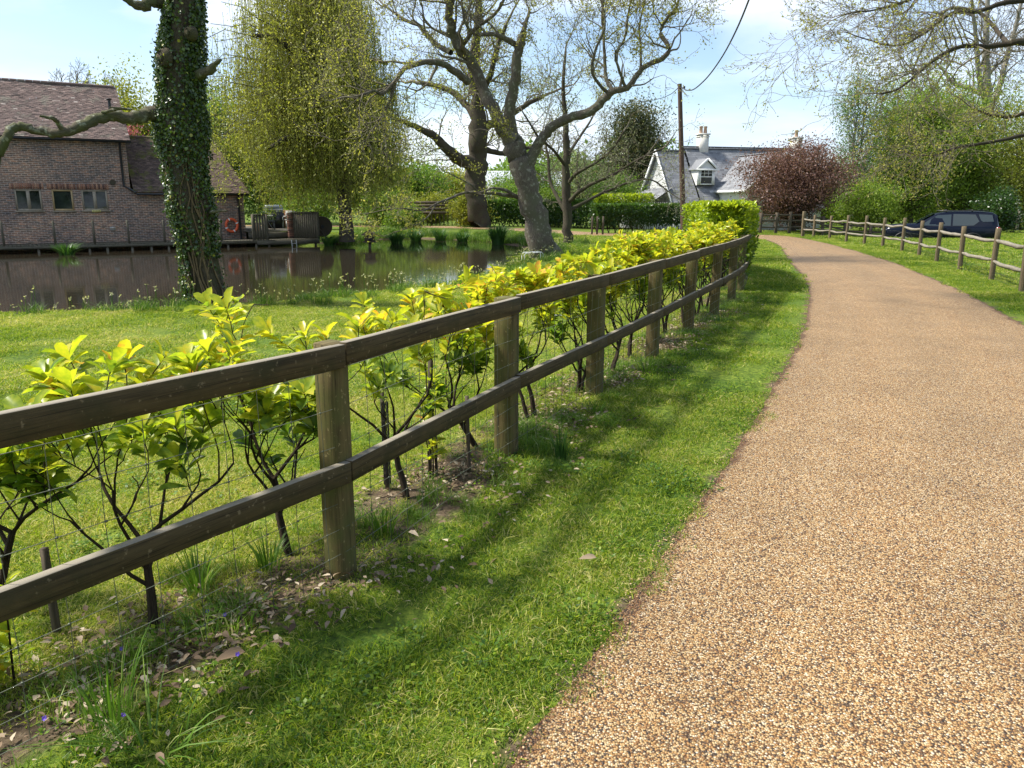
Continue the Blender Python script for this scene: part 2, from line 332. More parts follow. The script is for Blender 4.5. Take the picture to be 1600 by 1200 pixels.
def height(x, y):
    x = np.asarray(x, float); y = np.asarray(y, float)
    d = dpoly(x, y, SHORE); ins = inpoly(x, y, SHORE); sd = np.where(ins, -d, d)+.18*wob(x, y, 1.7)
    h = np.where(sd > 0, WZ*(1-sst(0, 1.5, sd)), WZ-.9*sst(0, 2.2, -sd))
    rd = np.where(inpoly(x, y, ROADPOLY), 0, 1)*sst(.05, 1.0, dpoly(x, y, ROADPOLY))
    h = h+rd*(.018*wob(x, y, 2.1)+.03*wob(x, y, .5))
    e = np.hypot((x-21.0)/6.0, (y-40.5)/5.0); h = h-.62*(1-sst(.62, 1.0, e))
    far = np.hypot(x, y); h = h+sst(90, 260, far)*3.0
    return h
def hz(x, y): return float(height(np.array([x]), np.array([y]))[0])
def grid_axis(lo, hi, fine_lo, fine_hi, st, grow):
    a = list(np.arange(fine_lo, fine_hi+1e-6, st)); s = st
    while a[-1] < hi: s *= grow; a.append(a[-1]+s)
    s = st
    while a[0] > lo: s *= grow; a.insert(0, a[0]-s)
    return np.array(a)
def ground_material():
    m, N, L, b = mat_base('lawn_ground', .95, .15)
    g = N.new('ShaderNodeNewGeometry'); pos = g.outputs['Position']
    n1 = noise(N, L, pos, .9, 3); n2 = noise(N, L, pos, 26, 5, .7); n3 = noise(N, L, pos, .25, 3)
    r1 = ramp(N, L, n2.outputs['Fac'], [(.3, (.022, .040, .007)), (.5, (.065, .115, .012)), (.7, (.17, .22, .025))])
    r2 = ramp(N, L, n2.outputs['Fac'], [(.3, (.045, .065, .010)), (.5, (.13, .17, .018)), (.72, (.28, .29, .05))])
    rr = ramp(N, L, n1.outputs['Fac'], [(.4, (0, 0, 0)), (.65, (.8, .8, .8))])
    col = mixc(N, L, rr.outputs[0], r1.outputs[0], r2.outputs[0])
    at = N.new('ShaderNodeAttribute'); at.attribute_name = 'tone'
    n4 = noise(N, L, pos, 5, 5, .65); mu = N.new('ShaderNodeMath'); mu.operation = 'MULTIPLY_ADD'; mu.inputs[1].default_value = 1.4; mu.inputs[2].default_value = -.55
    L.new(n4.outputs['Fac'], mu.inputs[0]); ad = N.new('ShaderNodeMath'); ad.operation = 'ADD'; L.new(mu.outputs[0], ad.inputs[0]); L.new(at.outputs['Fac'], ad.inputs[1])
    rm = ramp(N, L, ad.outputs[0], [(.55, (0, 0, 0)), (.85, (1, 1, 1))])
    rd = ramp(N, L, n2.outputs['Fac'], [(.3, (.035, .024, .014)), (.6, (.13, .095, .06)), (.75, (.25, .2, .14))])
    col = mixc(N, L, rm.outputs[0], col, rd.outputs[0])
    L.new(col, b.inputs['Base Color']); bump(N, L, n2.outputs['Fac'], b, .8, .03); return m
def build_ground():
    xs = grid_axis(-900, 900, -9, 13, .2, 1.07); ys = grid_axis(-60, 1500, 0, 48, .2, 1.07)
    X, Y = np.meshgrid(xs, ys); sh = X.shape; H = height(X.ravel(), Y.ravel())
    dirt = 1-sst(.12, .55, np.abs(dpoly(X.ravel(), Y.ravel(), [(x-.22, y+.1) for x, y in FENCE], False)))
    rd = dpoly(X.ravel(), Y.ravel(), ROADPOLY); dirt = np.maximum(dirt*.85, .9*(1-sst(.0, .12, rd)))
    wd = dpoly(X.ravel(), Y.ravel(), SHORE); wi = inpoly(X.ravel(), Y.ravel(), SHORE); dirt = np.maximum(dirt, np.where(wi, 1, 1-sst(.1, .5, wd)))
    ny, nx = sh; i = np.arange((ny-1)*(nx-1)); r, c = i//(nx-1), i % (nx-1); a = r*nx+c
    mb = MB(); mb.add(np.stack([X.ravel(), Y.ravel(), H], 1), np.stack([a, a+1, a+nx+1, a+nx], 1), dirt)
    mb.build('ground', ground_material(), smooth=True, kind='structure')
build_ground()
def road_material():
    m, N, L, b = mat_base('bound_gravel', .62, .35)
    pos = mapped(N, L)
    v = N.new('ShaderNodeTexVoronoi'); v.inputs['Scale'].default_value = 148; L.new(pos, v.inputs['Vector'])
    sp = N.new('ShaderNodeSeparateColor'); L.new(v.outputs['Color'], sp.inputs[0])
    r = ramp(N, L, sp.outputs[0], [(0, (.045, .038, .035)), (.16, (.13, .080, .040)), (.34, (.30, .145, .045)), (.55, (.40, .245, .090)), (.8, (.47, .345, .175)), (.94, (.54, .44, .28)), (1, (.68, .60, .46))])
    rg = ramp(N, L, v.outputs['Distance'], [(.42, (1, 1, 1)), (.75, (.22, .18, .15))])
    col = mixc(N, L, 1.0, r.outputs[0], rg.outputs[0], 'MULTIPLY')
    n = noise(N, L, pos, 1.3, 4); rn = ramp(N, L, n.outputs['Fac'], [(.3, (.86, .84, .82)), (.7, (1.08, 1.06, 1.04))]); col = mixc(N, L, 1.0, col, rn.outputs[0], 'MULTIPLY')
    at = N.new('ShaderNodeAttribute'); at.attribute_name = 'tone'; n5 = noise(N, L, pos, 3.5, 5, .65); ma = N.new('ShaderNodeMath'); ma.operation = 'MULTIPLY_ADD'; ma.inputs[1].default_value = .10; L.new(n5.outputs['Fac'], ma.inputs[0]); L.new(at.outputs['Fac'], ma.inputs[2])
    rt = ramp(N, L, ma.outputs[0], [(.056, (.42, .33, .27)), (.072, (.95, .94, .92)), (.27, (1, 1, 1)), (.34, (1.07, 1.05, 1.02)), (.47, (.97, .97, .97))]); col = mixc(N, L, 1.0, col, rt.outputs[0], 'MULTIPLY')
    L.new(col, b.inputs['Base Color'])
    inv = N.new('ShaderNodeMath'); inv.operation = 'SUBTRACT'; inv.inputs[0].default_value = 1; L.new(v.outputs['Distance'], inv.inputs[1])
    bump(N, L, inv.outputs[0], b, .9, .006); return m
def build_road():
    mb = MB(); n = len(RLs); cols = 25; V = []; tn = []
    for i in range(n):
        for j in range(cols):
            k = j/(cols-1); p = RLs[i]*(1-k)+RRs[i]*k
            ed = .022*math.sin(i*2.7)+.015*math.sin(i*7.1)
            if j == 0: p = p+(RLs[i]-RRs[i])/np.linalg.norm(RLs[i]-RRs[i])*ed
            if j == cols-1: p = p+(RRs[i]-RLs[i])/np.linalg.norm(RLs[i]-RRs[i])*ed
            V.append((p[0], p[1], .012+.02*math.sin(k*math.pi))); tn.append(min(k, 1-k))
    F = [(i*cols+j, i*cols+j+1, (i+1)*cols+j+1, (i+1)*cols+j) for i in range(n-1) for j in range(cols-1)]
    mb.add(V, F, tn); mb.build('driveway', road_material(), smooth=True, kind='structure')
build_road()
def build_water():
    m, N, L, b = mat_base('pond_water', .045, .5); b.inputs['IOR'].default_value = 1.33; b.inputs['Base Color'].default_value = (.026, .021, .013, 1); b.inputs['Specular IOR Level'].default_value = .7
    n = noise(N, L, mapped(N, L, 'Object', (1.0, 2.0, 1)), 2.2, 4, .55, .4); bump(N, L, n.outputs['Fac'], b, .05, .02)
    mb = MB(); mb.add([(x, y, WZ) for x, y in ((-60, 8), (4, 8), (4, 52), (-60, 52))], [(0, 1, 2, 3)]); mb.build('pond_water', m, kind='structure')
build_water()
def build_hills():
    m, N, L, b = mat_base('wooded_hill', .95, .1)
    n = noise(N, L, mapped(N, L), .05, 6, .7); r = ramp(N, L, n.outputs['Fac'], [(.35, (.035, .06, .025)), (.6, (.09, .13, .05))]); L.new(r.outputs[0], b.inputs['Base Color'])
    mb = MB(); nx, ny = 90, 14; V = []
    for j in range(ny):
        for i in range(nx):
            x = -900+i*20.5; y = 480+j*45; k = j/(ny-1)
            V.append((x, y, 2+(26+20*math.sin(x*.004+1.1)+6*math.sin(x*.021))*math.sin(k*math.pi*.5)*math.sin(min(1, k+.1)*math.pi*.55)+2.5*math.sin(x*.13+j)*k))
    mb.add(V, [(j*nx+i, j*nx+i+1, (j+1)*nx+i+1, (j+1)*nx+i) for j in range(ny-1) for i in range(nx-1)]); mb.build('distant_hill', m, smooth=True, kind='structure')
build_hills()
# ------------------------------------------------------------------ timber fence on the left of the drive
def build_left_fence():
    rng = random.Random(3); root = thing('timber_fence', 'dark square-sawn timber fence with two rails and wire netting beside the laurel shrubs', 'fence', (*FENCE[3], 0))
    off = Vector((-FENCE[3][0], -FENCE[3][1], 0))
    n = len(FENCE)
    def nrm(i):
        a = Vector(FENCE[max(0, i-1)]); b = Vector(FENCE[min(n-1, i+1)]); t = (b-a).normalized(); return Vector((t.y, -t.x)), t
    Ws = [.1]*4+[.12]*20
    for i in range(n):
        nv, t = nrm(i); W = Ws[i]; x, y = FENCE[i]; c = Vector((x, y))-nv*(W/2+.004)
        mb = MB(); lx, ly = rng.uniform(-.012, .012), rng.uniform(-.012, .012)
        top = 1.038+rng.uniform(-.004, .008)
        mb.beam((c.x, c.y, -.25), (c.x+lx, c.y+ly, top), W, W, 6, .0012, rng, up=(t.x, t.y, 0))
        o = mb.build('post', M['post'], root); o.location = off
        bv = o.modifiers.new('b', 'BEVEL'); bv.width = .004; bv.limit_method = 'ANGLE'; bv.angle_limit = R(50)
    for (zc, hh) in ((1.0, .095), (.50, .09)):
        for i in range(n-1):
            n1, _ = nrm(i); n2, _ = nrm(i+1); a = Vector(FENCE[i])+n1*.021; b = Vector(FENCE[i+1])+n2*.021
            e = (b-a).normalized()*.002; ja, jb = rng.uniform(-.006, .006), rng.uniform(-.006, .006)
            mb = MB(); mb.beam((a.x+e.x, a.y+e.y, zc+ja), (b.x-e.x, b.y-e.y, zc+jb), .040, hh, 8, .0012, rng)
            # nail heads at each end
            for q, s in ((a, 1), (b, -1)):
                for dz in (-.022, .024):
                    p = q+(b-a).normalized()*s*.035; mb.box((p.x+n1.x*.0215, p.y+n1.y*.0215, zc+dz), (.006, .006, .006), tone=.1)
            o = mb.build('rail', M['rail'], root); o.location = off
            bv = o.modifiers.new('b', 'BEVEL'); bv.width = .003; bv.limit_method = 'ANGLE'; bv.angle_limit = R(50)
    fp = np.array(FENCE); seg = np.concatenate([[0], np.cumsum(np.hypot(*np.diff(fp, axis=0).T))]); L = seg[-1]
    def at(s): return np.array([np.interp(s, seg, fp[:, 0]), np.interp(s, seg, fp[:, 1])])
    lines = []; S = np.sort(np.concatenate([np.arange(0, L, .3), seg]))
    for z in (.03, .13, .235, .35, .475, .62, .78, .93):
        for a in range(0, len(S)-1, 8):
            ss = S[a:a+9]; pts = [(*at(s), z+.010*math.sin(s*2.3+z*9)) for s in ss]; lines.append((pts, [.0016]*len(pts)))
    for s in np.arange(.05, L, .15):
        p = at(s); pts = [(p[0]+.004*math.sin(z*9+s*3), p[1], z) for z in (.03, .35, .62, .93)]; lines.append((pts, [.0015]*4))
    mb = MB(); add_lines(mb, lines, 3)
    for s in np.arange(.05, min(L, 9), .15):
        p = at(s)
        for z in (.13, .235, .35, .475, .62, .78): mb.box((p[0], p[1], z+.010*math.sin(s*2.3+z*9)), (.007, .007, .006))
    o = mb.build('wire_netting', M['wire'], root); o.location = off
build_left_fence()
def build_right_fence():
    rng = random.Random(8); root = thing('cleft_fence', 'pale cleft chestnut post and rail fence along the right side of the drive', 'fence', (*RFENCE[4], 0))
    off = Vector((-RFENCE[4][0], -RFENCE[4][1], 0)); n = len(RFENCE)
    for i, (x, y) in enumerate(RFENCE):
        a = Vector(RFENCE[max(0, i-1)]); b = Vector(RFENCE[min(n-1, i+1)]); t = (b-a).normalized()
        big = i == n-1
        mb = MB(); mb.beam((x, y, -.3), (x+rng.uniform(-.03, .01), y+rng.uniform(-.03, .03), 1.09+rng.uniform(-.03, .05)+(.12 if big else 0)), .09 if not big else .14, .13, 7, .004, rng, up=(t.x, t.y, 0))
        o = mb.build('post', M['cleft_post'], root); o.location = off
        bv = o.modifiers.new('b', 'BEVEL'); bv.width = .01; bv.limit_method = 'ANGLE'; bv.angle_limit = R(50)
    for z in (.84, .40):
        for i in range(n-1):
            a = Vector((*RFENCE[i], z+rng.uniform(-.02, .03))); b = Vector((*RFENCE[i+1], z+rng.uniform(-.02, .03)))
            k = 9; ph = rng.uniform(0, 6); am = rng.uniform(.006, .018); pts = []; rad = []
            for j in range(k):
                q = j/(k-1); p = a.lerp(b, q); e = math.sin(q*math.pi)
                pts.append((p.x-.02*e, p.y, p.z-.03*e+am*math.sin(q*7+ph)*e+rng.uniform(-.008, .008))); rad.append((.024+.020*min(1, e*1.8))*rng.uniform(.88, 1.12))
            mb = MB(); V, Fq, uv = tubes_batch(np.array([pts]), np.array([rad]), 6); mb.add(V, Fq, None, uv)
            o = mb.build('rail', M['cleft'], root); o.location = off
    lines = []
    for z in (.05, .18, .32, .48, .66):
        for i in range(0, n-1): lines.append(([(*RFENCE[i], z), (*((np.array(RFENCE[i])+np.array(RFENCE[i+1]))/2), z), (*RFENCE[i+1], z)], [.002]*3))
    for i in range(0, 6):
        A, B = np.array(RFENCE[i]), np.array(RFENCE[i+1])
        for k in np.arange(0, 1, .06): p = A+(B-A)*k; lines.append(([(*p, .02), (*p, .66)], [.0016]*2))
    mb = MB(); add_lines(mb, lines, 3); o = mb.build('wire_netting', M['wire'], root); o.location = off
build_right_fence()
def railfence(name, label, pts, h, rails, mat, pw=.11, sag=.02, seed=1, group=None):
    rng = random.Random(seed); root = thing(name, label, 'fence', (*pts[0], 0), group=group); off = Vector((-pts[0][0], -pts[0][1], 0))
    g = [hz(*p) for p in pts]
    for (x, y), z0 in zip(pts, g):
        mb = MB(); mb.beam((x, y, z0-.2), (x+rng.uniform(-.02, .02), y, z0+h+rng.uniform(-.04, .05)), pw, pw, 3, .003, rng, up=(0, 1, 0)); mb.build('post', mat, root).location = off
    for z in rails:
        for i in range(len(pts)-1):
            a = (pts[i][0], pts[i][1]-.03, g[i]+z+rng.uniform(-.02, .02)); b = (pts[i+1][0], pts[i+1][1]-.03, g[i+1]+z+rng.uniform(-.02, .02))
            mb = MB(); mb.beam(a, b, .04, .09, 4, .004, rng); mb.build('rail', mat, root).location = off
    return root
railfence('garden_rail_fence', 'weathered grey rail fence in front of the cottage and purple-leaved tree', [P(x, 360, Y)[:2] for x, Y in ((1188, 42.6), (1212, 42.8), (1233, 43), (1255, 43.2), (1285, 43.2), (1320, 43.2), (1360, 43), (1400, 43))], 1.15, (.35, .7, 1.0), M['oldwood'], .14, seed=4)
railfence('paddock_rail_fence', 'distant grey two-rail paddock fence to the right of the parked car', [P(x, 350, Y)[:2] for x, Y in ((1530, 47), (1590, 47), (1650, 47), (1710, 47))], 1.1, (.55, .95), M['cleft'], .12, seed=5)
# ------------------------------------------------------------------ laurel shrubs behind the fence
def fence_side(p):
    """signed distance to the fence line, positive on the drive side"""
    best = (1e9, 0)
    for i in range(len(FENCE)-1):
        a = np.array(FENCE[i]); b = np.array(FENCE[i+1]); d = b-a; t = np.clip(((p[:2]-a) @ d)/(d @ d), 0, 1); q = a+d*t; r = p[:2]-q
        dist = np.hypot(*r)
        if dist < best[0]: best = (dist, dist*(1 if d[0]*r[1]-d[1]*r[0] < 0 else -1))
    return best[1]
def laurel(base, label, seed, H=1.28, spread=.5, nst=None, green=0.0, dens=1.0, lean=(0, 0), leaf=.098):
    rng = random.Random(seed); g = np.random.default_rng(seed)
    near = base[1] < 4.5; H *= (.93 if near else 1.0 if base[1] > 7.5 else .90); nst = 1 if near else nst; root = thing('laurel_shrub', label, 'shrub', (base[0], base[1], hz(*base)), group='laurel shrubs behind the timber fence')
    B = np.array([base[0], base[1], 0.0]); lines = []; sites = []
    def br(p, d, L, r, lev):
        n = 5; pts = [p]; rad = [r]
        for i in range(n):
            d = d+np.array([rng.gauss(0, .13), rng.gauss(0, .13), .07+rng.gauss(0, .05)]); d = d/np.linalg.norm(d); q = p+d*L/n
            if q[2] > H*.95: d = d*np.array([1.3, 1.3, -.1]); d = d/np.linalg.norm(d); q = p+d*L/n
            if fence_side(q+B) > -.13-(.05 if q[2] < 1.05 else -.22):
                d = d+np.array([-.35, .12, 0]); d /= np.linalg.norm(d); q = p+d*L/n
            p = q; pts.append(p); rad.append(max(.0025, r*(1-.55*(i+1)/n)))
        lines.append((pts, rad))
        if lev >= 3 or L < .13:
            sites.append((np.array(pts), d)); return
        k = rng.choice([2, 3, 3]) if lev > 0 else rng.choice([3, 4])
        for j in range(k):
            i = n if j == 0 else rng.choice([2, 3, 4, 5]); ang = rng.uniform(0, 6.28); sp = rng.uniform(.45, 1.0)*(.4 if j == 0 else 1)
            nd = d+sp*np.array([math.cos(ang), math.sin(ang), rng.uniform(-.25, .35)]); nd /= np.linalg.norm(nd)
            br(pts[i], nd, L*rng.uniform(.55, .8), rad[i]*.72, lev+1)
    ns = nst or rng.choice([1, 2, 2])
    for s in range(ns):
        a = rng.uniform(0, 6.28); d = np.array([math.cos(a)*.22*s+lean[0], math.sin(a)*.22*s+lean[1], 1.0]); d /= np.linalg.norm(d)
        pts = [np.array([.03*math.cos(a)*s, .03*math.sin(a)*s, -.05])]; rad = [.021-.004*s]; n = 7; tl = H*.34
        for i in range(n):
            d = d+np.array([rng.gauss(0, .13), rng.gauss(0, .13), .10]); d /= np.linalg.norm(d); pts.append(pts[-1]+d*tl/n); rad.append(rad[0]*(1-.35*(i+1)/n))
        lines.append((pts, rad))
        m = rng.choice([4, 5]) if ns == 1 else (3 if base[1] < 7.5 else 4)
        for j in range(m):
            ang = j*6.28/m+rng.uniform(-.5, .5); i = rng.choice([4, 5, 6, 7]) if j else 7
            nd = np.array([math.cos(ang)*spread*1.35, math.sin(ang)*spread*1.5, .55+rng.uniform(0, .45)]); nd /= np.linalg.norm(nd); br(pts[i], nd, H*.345*rng.uniform(.8, 1.15), .0105, 1)
    mb = MB(); add_lines(mb, lines); mb.build('branches', M['bark_laurel'], root, True)
    mb = MB(); Pp, D, Nn, LL, TT = [], [], [], [], []
    for pts, d in sites:
        if rng.random() > (.8 if near else dens): continue
        top = pts[-1][2]/H; k = rng.choice([6, 7, 8, 9, 10])
        for j in range(k):  # rosette
            a = j*2.4+rng.uniform(-.3, .3); up = rng.uniform(.15, 1.1)
            s1 = np.cross(d, [0.3, .2, 1]); s1 /= np.linalg.norm(s1)+1e-9; s2 = np.cross(d, s1)
            ld = d*up+s1*math.cos(a)+s2*math.sin(a)+np.array([0, 0, .15]); nn = d*1.0-(s1*math.cos(a)+s2*math.sin(a))*up+np.array([0, 0, .3])
            Pp.append(pts[-1]-d*.012*(j/2.)); D.append(ld); Nn.append(nn); LL.append(leaf*rng.uniform(.7, 1.25))
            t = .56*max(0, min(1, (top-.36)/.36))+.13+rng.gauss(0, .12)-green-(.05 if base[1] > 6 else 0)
            if up > .8: t += .07
            if rng.random() < .04: t += .25
            TT.append(t)
        for i in (1, 2, 3, 4):   # leaves along the twig
            for _ in range(3 if rng.random() < .6 else 2):
                a = rng.uniform(0, 6.28); ld = d*.5+np.array([math.cos(a), math.sin(a), rng.uniform(-.3, .4)])
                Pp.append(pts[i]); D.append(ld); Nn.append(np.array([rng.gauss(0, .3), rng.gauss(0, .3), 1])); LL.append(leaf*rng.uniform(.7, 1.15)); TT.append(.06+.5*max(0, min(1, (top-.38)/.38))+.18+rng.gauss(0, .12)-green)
    Pp = np.array(Pp); keep = np.array([fence_side(p+B) < (-.09 if p[2] < 1.03 else .12) for p in Pp])
    D = np.array(D); LL = np.array(LL); TT = np.clip(np.array(TT), 0, 1)
    tipx = Pp+D/np.linalg.norm(D, axis=1, keepdims=True)*LL[:, None]
    keep &= np.array([fence_side(p+B) < (-.05 if p[2] < 1.05 else .2) for p in tipx])
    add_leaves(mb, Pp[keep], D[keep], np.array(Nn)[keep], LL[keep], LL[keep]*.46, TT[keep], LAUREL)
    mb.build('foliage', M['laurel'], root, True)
    return root
PLANTS = [((-1.36, 2.62), 1.28, .6, 1, .12), ((-1.04, 3.32), 1.32, .6, 2, .06), ((-.60, 4.05), 1.34, .6, 2, .0), ((-.22, 4.95), 1.31, .5, 1, .0), ((.17, 5.6), 1.33, .5, 2, .0), ((.54, 6.3), 1.33, .5, 2, .0), ((.93, 7.1), 1.34, .5, 2, .0),
          ((1.25, 7.9), 1.30, .5, 2, 0), ((1.58, 8.7), 1.27, .5, 2, 0), ((1.93, 9.5), 1.30, .5, 2, 0), ((2.32, 10.3), 1.30, .5, 2, 0), ((2.68, 11.1), 1.30, .5, 2, 0), ((3.02, 11.9), 1.33, .5, 2, 0), ((3.34, 12.7), 1.36, .5, 2, .0), ((3.62, 13.5), 1.38, .5, 2, .0)]
PLAB = ['leftmost whole laurel shrub behind the fence, bare single stem and dark green lower leaves', 'laurel shrub with forked stem immediately left of the nearest fence post', 'laurel shrub with orange-tinged top leaves rising just right of the nearest fence post', 'laurel shrub with leaning stem immediately left of the second fence post',
        'laurel shrub just right of the second fence post, stem slanting towards the pond', 'laurel shrub immediately left of the third fence post', 'laurel shrub just right of the third fence post', 'laurel shrub immediately left of the fourth fence post', 'laurel shrub just right of the fourth fence post',
        'laurel shrub at the fifth fence post', 'laurel shrub between the fifth and sixth fence posts', 'laurel shrub at the sixth fence post', 'laurel shrub between the sixth and seventh fence posts', 'laurel shrub at the seventh fence post, last but one before the tall clipped hedge', 'laurel shrub touching the near end of the tall clipped hedge']
for i, ((bx, H, sp, ns, gr), lab) in enumerate(zip(PLANTS, PLAB)):
    laurel(bx, lab, 40+i*7, H, sp, ns, gr, 1.0, lean=[(0.02, 0), (-.03, 0), (.02, .1), (-.35, -.1), (-.3, .1), (.25, .2), (.2, .1)][i] if i < 7 else (.1, .1))
laurel((-2.05, 2.75), 'laurel shrub mostly beyond the left edge, leafy branches reaching over the top rail', 999, 1.28, .62, 1, .0, 1.0, lean=(.1, -.1))
def whip(base, label, seed, H, n, tone):
    rng = random.Random(seed); root = thing('laurel_sapling', label, 'sapling', (base[0], base[1], 0)); lines = []; A = [[], [], [], [], []]
    for s in range(n):
        p = np.array([rng.gauss(0, .045), rng.gauss(0, .045), -.02]); pts = [p]; lx, ly = rng.gauss(0, .05), rng.gauss(0, .05)
        h = H*rng.uniform(.6, 1)
        for i in range(8): p = p+np.array([lx+rng.gauss(0, .01), ly+rng.gauss(0, .01), 1])*h/8; pts.append(p)
        lines.append((pts, [.006-.0005*i for i in range(9)]))
        for i in range(2, 9):
            for _ in range(3):
                a = rng.uniform(0, 6.28); A[0].append(pts[i]); A[1].append((math.cos(a), math.sin(a), rng.uniform(0, .9))); A[2].append((rng.gauss(0, .3), rng.gauss(0, .3), 1)); A[3].append(.085*rng.uniform(.7, 1.2)); A[4].append(min(1, max(0, tone+rng.gauss(0, .13))))
    mb = MB(); add_lines(mb, lines); mb.build('stems', M['bark_laurel'], root, True)
    A = [np.array(a) for a in A]; mb = MB(); add_leaves(mb, A[0], A[1], A[2], A[3], A[3]*.45, A[4], LAUREL); mb.build('foliage', M['laurel'], root, True)
whip((-.42, 4.42), 'small pale yellow-green laurel sapling between the two plastic-guarded stakes', 5, .72, 4, .62)
whip((-1.78, 2.28), 'young pale laurel sapling with bare upright stems at the left edge under the lower rail', 6, .5, 5, .62)
def tree_guard(base, h, label, seed, mesh=True):
    rng = random.Random(seed); root = thing('tree_guard', label, 'tree guard', (base[0], base[1], 0)); mb = MB()
    mb.beam((0, 0, -.1), (rng.uniform(-.02, .02), .01, h), .022, .022, 4, .001, rng, up=(0, 1, 0)); mb.build('stake', M['oldwood'], root)
    if mesh:
        mb = MB(); lines = []
        for k in range(8):
            a = k*.785; lines.append(([(.02*math.cos(a+t*5), .02*math.sin(a+t*5), .02+t*(h*.82)) for t in np.linspace(0, 1, 14)], [.0022]*14)); lines.append(([(.02*math.cos(a-t*5), .02*math.sin(a-t*5), .02+t*(h*.82)) for t in np.linspace(0, 1, 14)], [.0022]*14))
        add_lines(mb, lines, 3); mb.build('mesh_sleeve', M['black'], root)
tree_guard((-.72, 4.2), .60, 'grey plastic mesh tree guard around a stake, left of the pale sapling', 1)
tree_guard((-.50, 4.42), .72, 'dark split stake standing against the pale sapling', 2, False)
tree_guard((-.26, 4.45), .48, 'short thin dark stick standing right of the pale sapling', 3, False)
tree_guard((-1.72, 2.62), .36, 'short dark stake among long grass at the left edge below the lower rail', 4, False)
def clipped_hedge(name, label, path, width, h, nleaf, leafs, mat, seed, stems=True, under=.35, topw=.9, coret=0):
    g = np.random.default_rng(seed); pp = catmull(path, 8); seg = np.concatenate([[0], np.cumsum(np.hypot(*np.diff(pp, axis=0).T))]); L = seg[-1]
    root = thing(name, label, 'hedge', (*path[0], 0)); off = Vector((-path[0][0], -path[0][1], 0))
    s = g.uniform(0, L, nleaf); u = g.uniform(0, 1, nleaf)
    # around the profile: front side, top, back side, biased to the skin
    side = g.choice([0, 1, 2], nleaf, p=[.42, .36, .22]); z = np.where(side == 1, h, under+(h-under)*g.uniform(0, 1, nleaf)**.75); w = np.where(side == 0, 1, np.where(side == 2, -1, 2*u-1))*width/2
    endm = g.uniform(0, 1, nleaf) < .16*width/1.0*4/max(L, 4); s = np.where(endm, np.where(g.uniform(0, 1, nleaf) < .7, 0, L), s); w = np.where(endm, (2*u-1)*width/2, w)
    ins = np.abs(g.normal(0, .07, nleaf)); z = z-np.where(side == 1, ins, 0)+.04*np.sin(s*3.1)*np.sin(w*5+s); w = w*(1-np.where(side != 1, ins/width*2, 0))
    w = w*(1-.16*(z/h)**6)*(.86+.1*np.sin(s*2.3+z*3)+.14*(z > under+.3))+g.normal(0, .03, nleaf); s = s+np.where(endm, np.where(s == 0, 1, -1)*ins, 0)+g.normal(0, .05, nleaf)
    sc = np.clip(s, 0, L); x = np.interp(sc, seg, pp[:, 0]); y = np.interp(sc, seg, pp[:, 1]); x2 = np.interp(sc+.05, seg, pp[:, 0]); y2 = np.interp(sc+.05, seg, pp[:, 1]); x1 = np.interp(sc-.05, seg, pp[:, 0]); y1 = np.interp(sc-.05, seg, pp[:, 1])
    tx, ty = x2-x1, y2-y1; tl = np.hypot(tx, ty)+1e-9; tx /= tl; ty /= tl
    px = x+ty*w+tx*(s-sc); py = y-tx*w+ty*(s-sc); pos = np.stack([px, py, z], 1)
    out = np.stack([ty*np.sign(w)*(side != 1), -tx*np.sign(w)*(side != 1), (side == 1)*1.0+.35], 1)
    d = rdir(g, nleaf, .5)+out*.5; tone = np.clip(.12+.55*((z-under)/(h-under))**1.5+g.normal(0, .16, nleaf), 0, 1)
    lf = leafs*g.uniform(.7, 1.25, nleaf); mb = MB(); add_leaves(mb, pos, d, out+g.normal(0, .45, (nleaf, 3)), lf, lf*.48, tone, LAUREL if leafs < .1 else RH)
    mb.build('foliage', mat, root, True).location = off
    rng = random.Random(seed); lines = []
    for k in range(int(L/.35)):
        q = (k+.5)*.35; cx, cy = np.interp(q, seg, pp[:, 0]), np.interp(q, seg, pp[:, 1])
        for _ in range(3):
            a = rng.uniform(0, 6.28); pts = [(cx+math.cos(a)*width*.35*t*rng.uniform(.8, 1.2), cy+math.sin(a)*width*.35*t*rng.uniform(.8, 1.2), -.05+t*h*.85) for t in (0, .2, .45, .7, 1)]; lines.append((pts, [.022, .019, .015, .011, .006]))
    mb = MB(); add_lines(mb, lines); mb.build('stems', M['bark_laurel'], root, True).location = off
HP = [(3.93, 14.5), (4.14, 15.1), (4.6, 16.4), (4.92, 17.9), (5.0, 19.4), (4.9, 20.8)]
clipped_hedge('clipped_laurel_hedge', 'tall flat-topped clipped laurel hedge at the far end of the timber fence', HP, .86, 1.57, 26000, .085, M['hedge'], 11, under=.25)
clipped_hedge('boundary_hedge', 'long dark green clipped hedge in front of the cottage, behind the utility pole', [P(x, 360, Y)[:2] for x, Y in ((928, 43), (985, 43.5), (1040, 44), (1100, 44.5), (1150, 45))], 1.2, 1.5, 15000, .15, M['hedge_dark'], 12, under=.35)
clipped_hedge('garden_hedge', 'dark hedge beyond the pond behind the leaning oak trunk', [P(x, 353, Y)[:2] for x, Y in ((715, 56), (770, 56), (840, 55), (900, 53), (950, 50))], 1.6, 1.75, 15000, .19, M['hedge_dark'], 13, under=.15)
clipped_hedge('yard_hedge', 'low yellow-green hedge top rising behind the dark boundary hedge', [P(x, 330, Y)[:2] for x, Y in ((930, 50), (980, 50), (1015, 50))], 2.2, 2.1, 6000, .17, M['hedge'], 14, under=.6)
